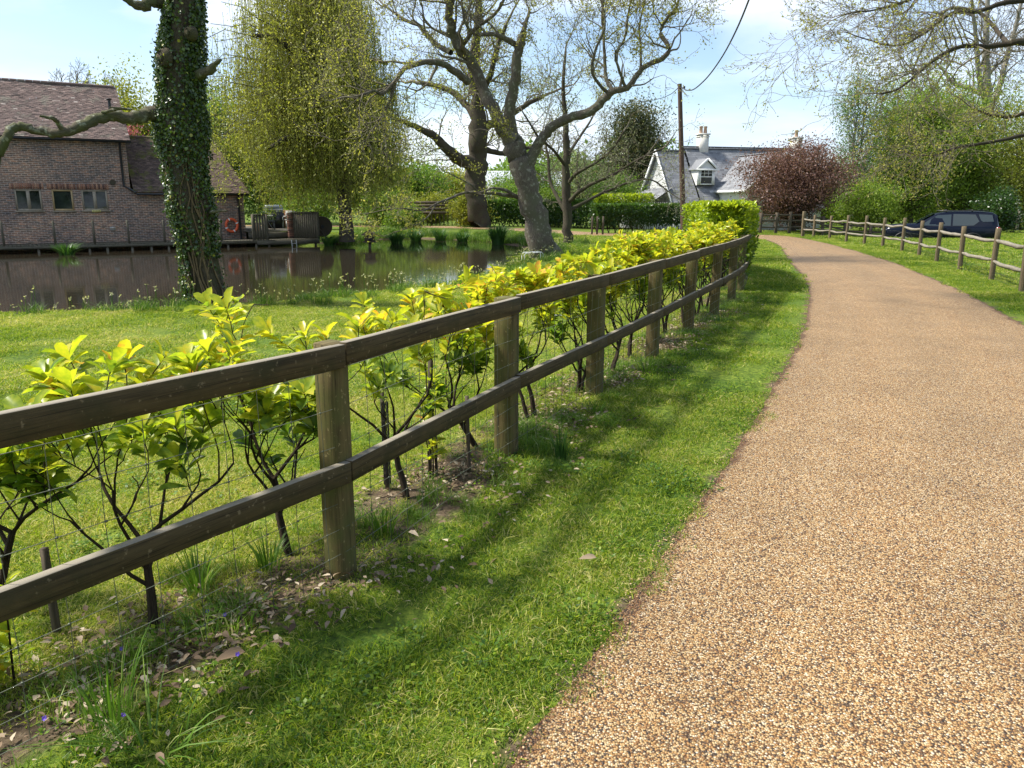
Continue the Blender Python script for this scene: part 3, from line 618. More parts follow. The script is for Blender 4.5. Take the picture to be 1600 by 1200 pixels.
# ------------------------------------------------------------------ trees
def grow(rng, out, sites, p, d, L, r, lev, maxlev, w=.18, up=.02, ratio=.62, kids=(3, 5), rmin=.006, spread=(.5, 1.1), gather=None):
    n = 6 if lev < maxlev else 4; pts = [p]; rad = [r]
    for i in range(n):
        d = d+np.array([rng.gauss(0, w), rng.gauss(0, w), rng.gauss(0, w)+up]); d /= np.linalg.norm(d); p = p+d*L/n; pts.append(p); rad.append(max(rmin, r*(1-.62*(i+1)/n)))
    out.append((pts, rad))
    if lev >= maxlev: sites.append(np.array(pts[1:])); return
    for j in range(rng.randint(*kids)):
        i = n if j == 0 else rng.randint(2, n); a = np.array([rng.gauss(0, 1), rng.gauss(0, 1), rng.gauss(0, 1)]); a -= d*(a @ d); a /= np.linalg.norm(a)
        s = rng.uniform(*spread)*(.45 if j == 0 else 1); nd = d*math.cos(s)+a*math.sin(s)
        grow(rng, out, sites, pts[i], nd, L*ratio*rng.uniform(.75, 1.25), max(rmin, rad[i]*(.8 if j == 0 else .62)), lev+1, maxlev, w, up, ratio, kids, rmin, spread)
def traced(px, Y0, dz=None):
    """a limb given as (x, y, width px, depth offset)"""
    pts, rad = [], []
    for q in px:
        Y = Y0+(q[3] if len(q) > 3 else 0); pts.append(np.array(P(q[0], q[1], Y))); rad.append(q[2]/2/F_PX*Y)
    return pts, rad
def smooth_limb(pts, rad, k=3):
    p = catmull([tuple(a) for a in pts], k); r = np.interp(np.linspace(0, 1, len(p)), np.linspace(0, 1, len(rad)), rad); return p, r
def leaf_cloud(mb, g, sites, per, size, sig, tone=(.5, .2), up=.0, asp=.5):
    S = np.concatenate(sites); S = np.repeat(S, per, 0) if per >= 1 else S[g.uniform(size=len(S)) < per]; N = len(S)
    S = S+g.normal(0, sig, (N, 3)); L = size*g.uniform(.6, 1.3, N)
    add_leaves(mb, S, rdir(g, N, up), rdir(g, N), L, L*asp, np.clip(g.normal(tone[0], tone[1], N), 0, 1))
def traced_tree(name, label, limbs, Y0, seed, bark_m, leaf_m, sub, leafp, base=None):
    """limbs: list of (pxlist, start fraction of twigs, twig density per m, twig length)"""
    rng = random.Random(seed); g = np.random.default_rng(seed)
    b = traced(limbs[0][0], Y0)[0][0]; root = thing(name, label, 'tree', tuple(b)); off = Vector(b)*-1
    out, tw, sites = [], [], []
    for px, f0, dens, tl in limbs:
        pts, rad = traced(px, Y0); p, r = smooth_limb(pts, rad, 4); jit = np.array([[rng.gauss(0, .12), rng.gauss(0, .12), rng.gauss(0, .12)] for _ in p])*r[:, None]; p = p+jit; r = r*np.array([rng.uniform(.93, 1.09) for _ in r])
        out.append((p, r)); L = np.linalg.norm(np.diff(p, axis=0), axis=1).sum()
        for _ in range(int(L*dens)):
            t = rng.uniform(f0, 1); i = min(len(p)-2, int(t*(len(p)-1))); d = p[i+1]-p[i]; d /= np.linalg.norm(d)
            a = np.array([rng.gauss(0, 1), rng.gauss(0, 1.1), rng.gauss(.35, 1)]); a -= d*(a @ d); a /= np.linalg.norm(a); s = rng.uniform(.5, 1.2); nd = d*math.cos(s)+a*math.sin(s)
            grow(rng, tw, sites, p[i], nd, tl*rng.uniform(.5, 1.3), min(r[i]*.55, sub['r']*rng.uniform(.6, 1.3)), 0, sub['lev'], sub['w'], sub['up'], sub.get('ratio', .66), sub['kids'], sub['rmin'])
        grow(rng, tw, sites, p[-1], (p[-1]-p[-2])/np.linalg.norm(p[-1]-p[-2]), tl, r[-1]*.9, 0, sub['lev'], sub['w'], sub['up'], .66, sub['kids'], sub['rmin'])
    mb = MB()
    for p, r in out: add_lines(mb, [(p, r)], 14 if r[0] > .15 else 9); mb.tube([p[-1], p[-1]+(p[-1]-p[-2])*.02], [r[-1], .001], 9)
    mb.build('trunk', bark_m, root, True).location = off
    mb = MB(); add_lines(mb, tw); mb.build('twigs', M['bark_twig'], root, True).location = off
    if leaf_m:
        mb = MB(); leaf_cloud(mb, g, sites, *leafp); mb.build('foliage', leaf_m, root).location = off
    return root, sites
OAK = [([(858, 412, 72), (850, 392, 58), (838, 350, 50), (826, 302, 44), (815, 265, 41), (806, 238, 41), (801, 218, 38)], .99, 0, .5),
       ([(803, 226, 30), (784, 195, 25, .2), (765, 160, 22, .4), (750, 125, 21, .5), (735, 95, 20, .4), (718, 75, 20, .2), (708, 50, 18, 0), (703, 20, 16, -.2), (700, -20, 14, -.4), (690, -80, 11, -.6), (684, -170, 8, -.8)], .3, 1.6, 1.6),
       ([(732, 128, 15), (711, 113, 13, -.5), (690, 99, 12, -1), (665, 97, 11, -1.4), (632, 107, 9, -1.8), (616, 130, 8, -2), (597, 147, 7, -2.2), (584, 142, 5, -2.6), (560, 150, 4, -3)], .25, 2.0, 1.3),
       ([(616, 132, 6, -2), (606, 165, 5, -2), (591, 190, 4.5, -1.8), (583, 202, 3.5, -1.6)], .2, 2.0, .9),
       ([(705, 82, 10), (682, 70, 9, .6), (665, 52, 8, 1.0), (651, 38, 6, 1.3), (628, 28, 5, 1.6), (600, 8, 4, 2)], .15, 2.2, 1.4),
       ([(721, 75, 10), (742, 45, 8, -.6), (770, 25, 6, -1), (787, 0, 5, -1.2), (805, -50, 4, -1.5)], .15, 2.0, 1.4),
       ([(706, 20, 8), (690, -10, 7, .5), (660, -40, 6, 1), (630, -60, 5, 1.5)], .1, 2.2, 1.6),
       ([(801, 222, 24), (797, 180, 21, -.2), (800, 150, 20, -.3), (806, 125, 19, -.4), (808, 90, 18, -.5), (813, 68, 17, -.5), (818, 49, 13, -.5)], .75, .4, .7),
       ([(806, 70, 11, -.5), (784, 58, 9, -.8), (766, 53, 8, -1), (742, 53, 6, -1.3), (728, 38, 5, -1.6), (722, 10, 4, -1.8)], .2, 2.0, 1.1),
       ([(822, 270, 26), (832, 243, 21, -.1), (843, 222, 19, -.2), (858, 203, 18, -.3), (882, 187, 17, -.5), (910, 180, 17, -.7), (931, 168, 16, -.8), (948, 150, 15, -.9), (959, 142, 13, -1), (980, 138, 11, -1), (997, 116, 10, -1), (1011, 102, 9, -1), (1036, 91, 9, -1), (1045, 75, 8, -1), (1032, 52, 7, -.8), (1040, 32, 6, -.8), (1057, 10, 5, -.8), (1065, -20, 4, -.8)], .5, 1.5, 1.2),
       ([(950, 146, 7, -.9), (935, 130, 6, -1.3), (925, 110, 5, -1.6), (930, 80, 5, -1.8), (945, 40, 4, -2), (940, 0, 3, -2)], .2, 2.0, 1.0),
       ([(957, 140, 8, -1), (948, 125, 7, -.8), (945, 98, 6, -.6), (943, 52, 5, -.4), (941, 28, 4, -.3), (943, -30, 3, -.2)], .2, 2.2, 1.1),
       ([(978, 138, 6, -1), (966, 105, 5, -1.3), (962, 84, 4.5, -1.5), (976, 60, 4, -1.6), (980, 30, 4, -1.7), (990, -20, 3, -1.8)], .2, 2.2, 1.0),
       ([(1001, 112, 5, -1), (1001, 70, 4.5, -.6), (999, 42, 4, -.4), (1008, 0, 3, -.3)], .2, 2.2, 1.0),
       ([(810, 309, 9), (791, 298, 6.5, -.4), (770, 294, 5, -.7), (750, 301, 4, -1), (735, 288, 3, -1.3), (700, 270, 2, -1.6)], .3, 1.5, .6),
       ([(808, 307, 8), (779, 303, 7, -.4), (756, 301, 6, -.8), (728, 301, 5, -1.3), (700, 311, 5, -1.7), (682, 318, 4, -2), (661, 329, 3, -2.3), (630, 326, 2.4, -2.6), (600, 328, 1.8, -3)], .35, 2.2, .7),
       ([(682, 319, 3.5, -2), (665, 342, 2.5, -2.2), (640, 355, 2, -2.4), (620, 362, 1.6, -2.5)], .2, 3.0, .5)]
OAK = [([(q[0], q[1], q[2]*.78, *q[3:]) for q in l], a, b_*1.15 if i_ < 14 else b_*.45, c_) for i_, (l, a, b_, c_) in enumerate(OAK)]
traced_tree('oak_tree', 'large grey leaning oak with spreading crooked limbs on the pond bank', OAK, 24.4, 7, M['bark_oak'], M['oakleaf'],
            dict(lev=3, w=.22, up=.03, kids=(2, 4), rmin=.006, r=.05, ratio=.66), (2, .07, .09, (.5, .22)))
OAK2 = [([(748, 358, 36), (746, 320, 30), (744, 285, 29), (745, 250, 30), (747, 215, 28), (748, 180, 24), (744, 140, 20), (740, 100, 16), (745, 50, 12), (750, -20, 8)], .35, 1.0, 2.6),
        ([(745, 256, 22), (722, 250, 18, -1), (703, 238, 15, -2), (680, 215, 12, -2.5), (655, 200, 9, -3), (625, 188, 6, -3.5)], .2, 1.1, 2.2),
        ([(748, 215, 14), (765, 195, 12, 1), (790, 185, 9, 1.5), (820, 165, 7, 2), (850, 150, 5, 2.5)], .2, 1.2, 2.2),
        ([(747, 190, 12), (725, 160, 10, 1), (700, 140, 8, 1.5), (660, 130, 6, 2)], .2, 1.2, 2.2),
        ([(745, 150, 11), (765, 120, 9, -1), (775, 80, 7, -1.5), (790, 40, 5, -2)], .2, 1.2, 2.0),
        ([(748, 232, 10), (775, 238, 8, 1), (800, 240, 6, 1.5), (840, 225, 4, 2)], .2, 1.0, 1.8)]
traced_tree('distant_oak', 'thick-trunked old oak with early leaves on the far bank behind the leaning oak', OAK2, 53, 9, M['bark_dark'], M['yellowleaf'],
            dict(lev=3, w=.2, up=.02, kids=(2, 4), rmin=.014, r=.07, ratio=.68), (2, .15, .25, (.45, .22)))
SLIM = [([(888, 392, 17), (887, 350, 14), (885, 300, 13), (885, 250, 11), (885, 210, 9), (882, 170, 7), (880, 130, 5), (884, 80, 3.5)], .35, 1.8, 1.0),
        ([(888, 318, 7), (905, 300, 6, -.5), (930, 285, 5, -1), (960, 272, 4.5, -1.4), (1000, 248, 4, -1.8), (1035, 232, 3, -2)], .2, 2.6, .8),
        ([(887, 330, 6), (915, 315, 5, .5), (950, 298, 4, 1), (990, 283, 3, 1.3), (1020, 282, 2.4, 1.5), (1045, 300, 1.8, 1.7)], .2, 2.6, .8),
        ([(885, 335, 6), (872, 310, 5.5, .4), (860, 285, 5, .8), (857, 250, 4, 1), (850, 215, 3, 1.2)], .2, 2.4, .8),
        ([(886, 290, 6), (900, 272, 5, -.6), (930, 255, 4, -1), (955, 235, 3.5, -1.3), (975, 205, 2.5, -1.5)], .2, 2.6, .8),
        ([(885, 262, 5), (865, 235, 4, -.8), (842, 215, 3, -1.2), (820, 180, 2.5, -1.5)], .2, 2.4, .8),
        ([(885, 245, 5), (905, 215, 4, .8), (925, 185, 3, 1.2), (935, 160, 2, 1.5)], .2, 2.4, .8)]
traced_tree('slender_tree', 'slender dark-stemmed tree with sparse whitish new leaves right of the leaning oak', SLIM, 31.3, 15, M['bark_dark'], M['palleaf'],
            dict(lev=3, w=.16, up=.01, kids=(2, 3), rmin=.006, r=.025, ratio=.66), (1, .07, .12, (.5, .25)))
OVER = [([(2050, 620, 70, 3), (2040, 400, 62, 3), (2000, 200, 56, 3), (1960, 60, 50, 3), (1930, -80, 44, 2), (1900, -250, 34, 2)], .99, 0, 1),
        ([(1980, 120, 26, 3), (1800, 110, 16, 2), (1680, 80, 12, 1), (1600, 66, 10, 0), (1575, 68, 8, 0), (1545, 73, 7, 0), (1505, 72, 6, -.3), (1465, 90, 5, -.6), (1440, 110, 4, -.8), (1405, 138, 3, -1), (1375, 147, 2.4, -1.2)], .5, 3.4, .8),
        ([(1960, 60, 22, 3), (1760, 20, 13, 2), (1650, 0, 9, 1), (1570, 5, 7, .5), (1530, 18, 6, .3), (1490, 20, 5, 0), (1470, 32, 4, 0), (1440, 55, 3, -.3), (1400, 72, 2.4, -.5), (1350, 60, 1.8, -.6), (1320, 50, 1.5, -.6)], .5, 3.4, .8),
        ([(1575, 68, 6, 0), (1560, 50, 6, .5), (1530, 20, 5, .8), (1490, 12, 4, 1), (1470, 25, 3, 1.2), (1450, 60, 2.5, 1.4), (1430, 100, 2, 1.5), (1425, 130, 1.5, 1.6)], .2, 3.4, .7),
        ([(1940, 0, 16, 2), (1700, -60, 8, 0), (1560, -50, 6, -1), (1480, -30, 5, -1), (1420, 0, 4, -1.2), (1370, 15, 2.5, -1.4), (1330, 20, 2, -1.5), (1312, 26, 1.4, -1.5)], .5, 3.4, .8),
        ([(1985, 250, 22, 3), (1800, 220, 12, 2), (1650, 205, 8, 1), (1600, 212, 6, 1), (1560, 220, 5, .8), (1510, 228, 4, .6), (1490, 232, 3.4, .5), (1460, 243, 3, .4), (1425, 241, 2.4, .3), (1412, 235, 1.8, .2)], .55, 3.2, .55),
        ([(1985, 230, 18, 3), (1800, 190, 10, 3), (1650, 172, 7, 3), (1600, 178, 6, 3), (1575, 183, 5, 3), (1550, 180, 4, 2.8), (1520, 170, 3, 2.6)], .6, 3.0, .6)]
traced_tree('overhanging_oak', 'oak outside the right edge whose leafing branches hang over the drive', OVER, 13.5, 21, M['bark_dark'], M['oakleaf'],
            dict(lev=3, w=.2, up=.0, kids=(2, 3), rmin=.003, r=.016, ratio=.62), (1, .040, .035, (.5, .25)))
def crown_tree(name, label, base, top, cz, rx, rz, seed, bark_m, leaf_m, nclump=60, per=160, size=.14, sig=.45, tr=.16, ry=None, tone=(.5, .22), stems=1, lift=.25, group=None, asp=.5, hang=0, inner=.35, tw=True, cat='tree', fast=1):
    rng = random.Random(seed); g = np.random.default_rng(seed); ry = ry or rx; gz = hz(base[0], base[1])
    root = thing(name, label, cat, (base[0], base[1], gz), group=group); lines = []
    tr_pts = []
    for s in range(stems):
        a = rng.uniform(0, 6.28); lx, ly = (math.cos(a)*rx*.3, math.sin(a)*rx*.3) if stems > 1 else (rng.gauss(0, .03)*top, rng.gauss(0, .03)*top)
        pts = []; h = top*(.86 if stems == 1 else rng.uniform(.7, .92))
        for i in range(9):
            t = i/8; pts.append(np.array([lx*t**1.3+rng.gauss(0, .02)*rx*(i > 0), ly*t**1.3+rng.gauss(0, .02)*rx*(i > 0), -.2+t*h]))
        rad = [tr*(1-.85*(i/8)**.8)*(1.25 if i == 0 else 1) for i in range(9)]; lines.append((pts, rad)); tr_pts.append((pts, rad))
    clumps = []
    for _ in range(nclump):
        v = rdir(g, 1)[0]; q = rng.uniform(inner, 1)**.6; c = np.array([v[0]*rx*q, v[1]*ry*q, cz+v[2]*rz*q]); c *= 1; c[:2] *= rng.uniform(.8, 1.12)
        if c[2] < .12*top: c[2] = .12*top+rng.uniform(0, .2)
        clumps.append(c)
    sites = []
    for c in clumps:
        pts, rad = rng.choice(tr_pts); zt = max(.15*top, c[2]-lift*np.hypot(c[0], c[1])*2-rng.uniform(0, .1)*top); k = int(np.clip(zt/(pts[-1][2]+.2)*8, 1, 7)); a = pts[k]
        r0 = max(.012, rad[k]*.4); m = 5; P_ = []
        for i in range(m+1):
            t = i/m; e = a+(c-a)*t; e = e+np.array([0, 0, .12*np.linalg.norm(c-a)*math.sin(t*math.pi)])+np.array([rng.gauss(0, 1), rng.gauss(0, 1), rng.gauss(0, 1)])*.04*np.linalg.norm(c-a)*(0 < i < m); P_.append(e)
        lines.append((P_, [r0*(1-.8*i/m) for i in range(m+1)]))
        sites.append(c[None])
        if tw:
            for _ in range(5):
                v = rdir(g, 1, .1)[0]; i = rng.randint(2, m); L = sig*rng.uniform(1, 2.2); q = [P_[i]+v*L*t+np.array([0, 0, -hang*L*t*t]) for t in (0, .35, .7, 1)]; lines.append((q, [r0*.35, r0*.28, r0*.2, r0*.12])); sites.append(np.array(q[1:]))
    mb = MB(); add_lines(mb, lines); mb.build('trunk', bark_m, root, True)
    S = np.concatenate(sites); w = per*nclump; idx = g.integers(0, len(S), w); Pp = S[idx]+g.normal(0, sig, (w, 3))*np.array([1, 1, .75]); 
    if hang: Pp[:, 2] -= np.abs(g.normal(0, hang, w))
    keep = Pp[:, 2] > .05; Pp = Pp[keep]; w = len(Pp); L = size*g.uniform(.6, 1.3, w); dd = rdir(g, w, -hang*2 if hang else 0)
    ct = g.normal(0, tone[1]*.6, len(S))[idx][keep]
    mb = MB(); add_leaves(mb, Pp, dd, rdir(g, w, .3), L, L*asp, np.clip(tone[0]+ct+g.normal(0, tone[1], w), 0, 1)); mb.build('foliage', leaf_m, root)
    return root
def at_px(x, Y, y=350): return P(x, y, Y)[:2]
def zt(y, Y, x=800): return P(x, y, Y)[2]
# purple-leaved tree
crown_tree('purple_plum_tree', 'round purple-leaved tree in front of the cottage behind the grey rail fence', at_px(1240, 45), 5.3, 3.0, 3.25, 2.05, 31, M['bark_dark'], M['purple'], 150, 330, .12, .42, .15, tone=(.62, .26), inner=.15)
# evergreen and others to the right of centre
crown_tree('evergreen_oak', 'tall dense olive-green evergreen tree left of the cottage behind the utility pole', at_px(985, 62), 9.6, 5.0, 2.9, 4.5, 32, M['bark_dark'], M['olive'], 110, 330, .20, .5, .3, tone=(.45, .25), inner=.1)
crown_tree('white_blossom_tree', 'bushy grey tree with fine pale blossom behind the slender tree', at_px(905, 60), 6.8, 3.8, 3.0, 2.8, 33, M['bark_mid'], M['palleaf'], 60, 70, .13, .5, .14, tone=(.55, .25))
crown_tree('garden_bush', 'rounded pale green bush at the cottage garden corner above the boundary hedge', at_px(960, 52), 3.6, 2.2, 1.9, 1.3, 34, M['bark_mid'], M['springleaf'], 36, 190, .14, .3, .08, cat='shrub')
crown_tree('young_spring_tree', 'pale spring-green tree in the gap between slender tree and leaning oak', at_px(840, 75), 5.6, 3.2, 3.6, 2.2, 35, M['bark_mid'], M['springleaf'], 50, 160, .22, .6, .15)
# row to the right
crown_tree('birch_tree', 'tall loose pale-stemmed birch with hanging twigs directly behind the purple tree', at_px(1330, 50), 11.0, 6.3, 2.1, 4.7, 36, M['bark_birch'], M['springleaf'], 100, 110, .12, .35, .11, stems=2, hang=.35, tone=(.35, .2), lift=.5)
crown_tree('birch_tree', 'slim tall birch with wispy crown just left of the big green beech', at_px(1375, 53), 11.3, 6.4, 1.9, 4.6, 37, M['bark_birch'], M['springleaf'], 80, 100, .13, .35, .11, stems=2, hang=.3, tone=(.3, .2), lift=.5)
crown_tree('beech_tree', 'broad fresh-green tree directly behind the parked car bonnet', at_px(1424, 51), 10.4, 5.4, 3.5, 5.0, 38, M['bark_mid'], M['midleaf'], 170, 290, .15, .5, .18, tone=(.72, .22), inner=.12)
crown_tree('beech_tree', 'dense fresh-green tree behind the rear of the parked car', at_px(1500, 54), 9.8, 4.8, 3.9, 4.6, 39, M['bark_mid'], M['midleaf'], 170, 290, .16, .55, .18, tone=(.64, .22), inner=.12)
crown_tree('hazel_tree', 'yellow-brown budding tree at the right edge above the paddock fence', at_px(1592, 50), 10.2, 5.4, 3.0, 4.4, 40, M['bark_mid'], M['yellowleaf'], 90, 120, .15, .5, .16, tone=(.25, .2), inner=.15)
crown_tree('hazel_tree', 'low spreading olive bush at the right edge beyond the paddock fence', at_px(1608, 49), 4.2, 2.2, 2.8, 1.9, 41, M['bark_mid'], M['yellowleaf'], 60, 190, .15, .45, .12, tone=(.15, .18), inner=.1, cat='shrub')
crown_tree('garden_bush', 'green bush behind the rail fence between purple tree and car', at_px(1352, 47), 3.2, 1.7, 1.9, 1.4, 42, M['bark_mid'], M['midleaf'], 50, 190, .14, .3, .08, tone=(.6, .2), cat='shrub')
crown_tree('garden_bush', 'dark bush behind the rear of the parked car', at_px(1558, 44), 2.3, 1.3, 1.2, 1.0, 43, M['bark_mid'], M['hedge_dark'], 40, 190, .13, .25, .08, tone=(.2, .2), cat='shrub')
for i, (x, Y, top, rx, lab) in enumerate([(1330, 58, 3.0, 2.6, 'green hedge bush left of the beeches beyond the paddock'), (1395, 59, 3.2, 2.8, 'green hedge bush below the left beech beyond the paddock'), (1465, 59, 2.9, 2.8, 'green hedge bush between the two beeches beyond the paddock'), (1530, 60, 3.0, 2.8, 'green hedge bush beyond the rear of the parked car'), (1600, 60, 3.1, 2.8, 'green hedge bush at the right edge far beyond the paddock fence'), (1280, 60, 2.6, 2.4, 'green hedge bush seen past the right side of the purple tree')]):
    crown_tree('paddock_bush', lab, at_px(x, Y), top, top*.5, rx, top*.48, 500+i, M['bark_mid'], M['midleaf'], 60, 200, .17, .35, .07, tone=(.55, .22), inner=.0, group='bushes along the far side of the paddock', cat='shrub', tw=False)
BARE = [([(1540, 345, 22), (1541, 260, 18), (1542, 200, 16), (1543, 160, 15), (1541, 120, 11), (1540, 70, 8), (1543, 10, 6), (1545, -60, 4)], .4, 1.0, 2.6),
        ([(1542, 178, 11), (1556, 150, 9, 1), (1566, 120, 7, 1.5), (1575, 80, 6, 2), (1590, 30, 5, 2), (1605, -40, 3, 2)], .2, 1.2, 2.2),
        ([(1542, 165, 9), (1530, 120, 7, -1), (1526, 70, 6, -1.5), (1520, 10, 4, -2)], .2, 1.2, 2.2),
        ([(1541, 150, 8), (1515, 138, 7, 1), (1490, 130, 6, 1.5), (1475, 112, 4, 2)], .2, 1.4, 1.8)]
traced_tree('bare_ash_tree', 'tall pale multi-stemmed tree almost leafless, rising behind the green trees at right', BARE, 66, 44, M['bark_birch'], None, dict(lev=3, w=.18, up=.05, kids=(2, 4), rmin=.016, r=.07, ratio=.68), None)
# behind the barn and the willow
crown_tree('yellow_green_tree', 'yellow-green tree rising directly behind the right end of the barn roof', at_px(218, 62), 11.8, 7.0, 3.3, 4.2, 51, M['bark_mid'], M['yellowleaf'], 120, 170, .24, .7, .25, tone=(.5, .22), inner=.1)
crown_tree('yellow_green_tree', 'light green tree between ivy-clad trunk and willow', at_px(335, 64), 11.5, 6.6, 3.8, 4.8, 52, M['bark_mid'], M['springleaf'], 100, 170, .22, .7, .25, tone=(.55, .22), inner=.1)
crown_tree('pink_blossom_tree', 'small pink flowering tree showing over the low barn roof', at_px(212, 52), 7.4, 5.7, 1.0, .9, 53, M['bark_mid'], M['pinkleaf'], 24, 60, .13, .3, .1, cat='tree')
BARE2 = [([(130, 330, 14), (128, 220, 9), (130, 180, 7), (128, 155, 4), (125, 140, 3)], .35, 1.0, 1.4), ([(128, 200, 5), (150, 170, 4, 2), (160, 150, 3, 3)], .2, 1.2, 1.2), ([(129, 210, 5), (105, 175, 4, -2), (98, 150, 3, -3)], .2, 1.2, 1.2)]
traced_tree('bare_tree', 'hazy leafless twiggy tree showing above the barn ridge', BARE2, 80, 54, M['bark_birch'], None, dict(lev=3, w=.16, up=.06, kids=(3, 4), rmin=.014, r=.06, ratio=.66), None)
for i, (x, Y, top, rx, tn, mat, lab) in enumerate([(420, 66, 9, 4.2, .45, 'springleaf', 'mid-green garden tree behind the patio, left of the willow trunk'), (500, 60, 8.0, 3.8, .4, 'midleaf', 'dark green tree directly behind the willow trunk'), (575, 66, 7.6, 3.8, .5, 'yellowleaf', 'olive-yellow tree behind the right side of the willow'),
                                                   (650, 78, 6.2, 4.0, .6, 'springleaf', 'pale green tree in the gap between willow and thick-trunked oak'), (708, 84, 5.6, 3.6, .6, 'yellowleaf', 'pale yellow tree close to the left side of the thick-trunked oak'), (800, 84, 4.6, 3.6, .7, 'springleaf', 'low bright green tree just behind the leaning oak trunk')]):
    crown_tree('background_tree', lab, at_px(x, Y), top, top*.5, rx, top*.42, 60+i, M['bark_mid'], M[mat], 90, 170, .24, .65, .18, tone=(tn, .22), inner=.1, group='background trees beyond the pond')
for i, (x, Y, top, rx, mat, lab) in enumerate([(600, 56, 2.7, 2.2, 'midleaf', 'dark shrub at the foot of the willow on the far bank, right of its trunk'), (480, 50, 2.4, 2.0, 'midleaf', 'green shrub behind the round wooden wheel'), (735, 54.5, 2.1, 1.3, 'yellowleaf', 'greyish rounded shrub against the thick oak trunk'), (675, 60, 2.6, 2.0, 'yellowleaf', 'yellow-green shrub left of the slatted garden fence'), (860, 57, 2.6, 2.2, 'midleaf', 'dark shrub above the garden hedge right of the leaning oak'), (630, 50.5, 1.1, .9, 'midleaf', 'low bank plant overhanging the far water edge')]):
    crown_tree('bank_shrub', lab, at_px(x, Y), top, top*.52, rx, top*.46, 80+i, M['bark_mid'], M[mat], 50, 200, .15, .3, .07, tone=(.4, .22), inner=.05, group='shrubs on the far bank', cat='shrub')
def far_wood():
    g = np.random.default_rng(5); mb = MB()
    N = 60000; x = g.uniform(-150, 150, N); y = 118+.10*np.abs(x)+g.normal(0, 5, N); h = 6.0+2.2*np.sin(x*.11)+1.5*np.sin(x*.37+1)+1.0*np.sin(x*.9); h = np.where(x < -22, h+3, h); z = 3+h*g.uniform(0, 1, N)**.8+g.normal(0, .3, N)
    y = y-(1-(z-3)/12)*5; L = .6*g.uniform(.6, 1.4, N); ton = np.clip(.45+.3*np.sin(x*.17+2)+g.normal(0, .2, N), 0, 1)
    add_leaves(mb, np.stack([x, y, z-1.4], 1), rdir(g, N), rdir(g, N), L, L*.7, ton); o = mb.build('far_woodland', M['springleaf'], kind='stuff'); tag(o, 'distant line of spring woodland along the skyline beyond the gardens', 'woodland')
far_wood()
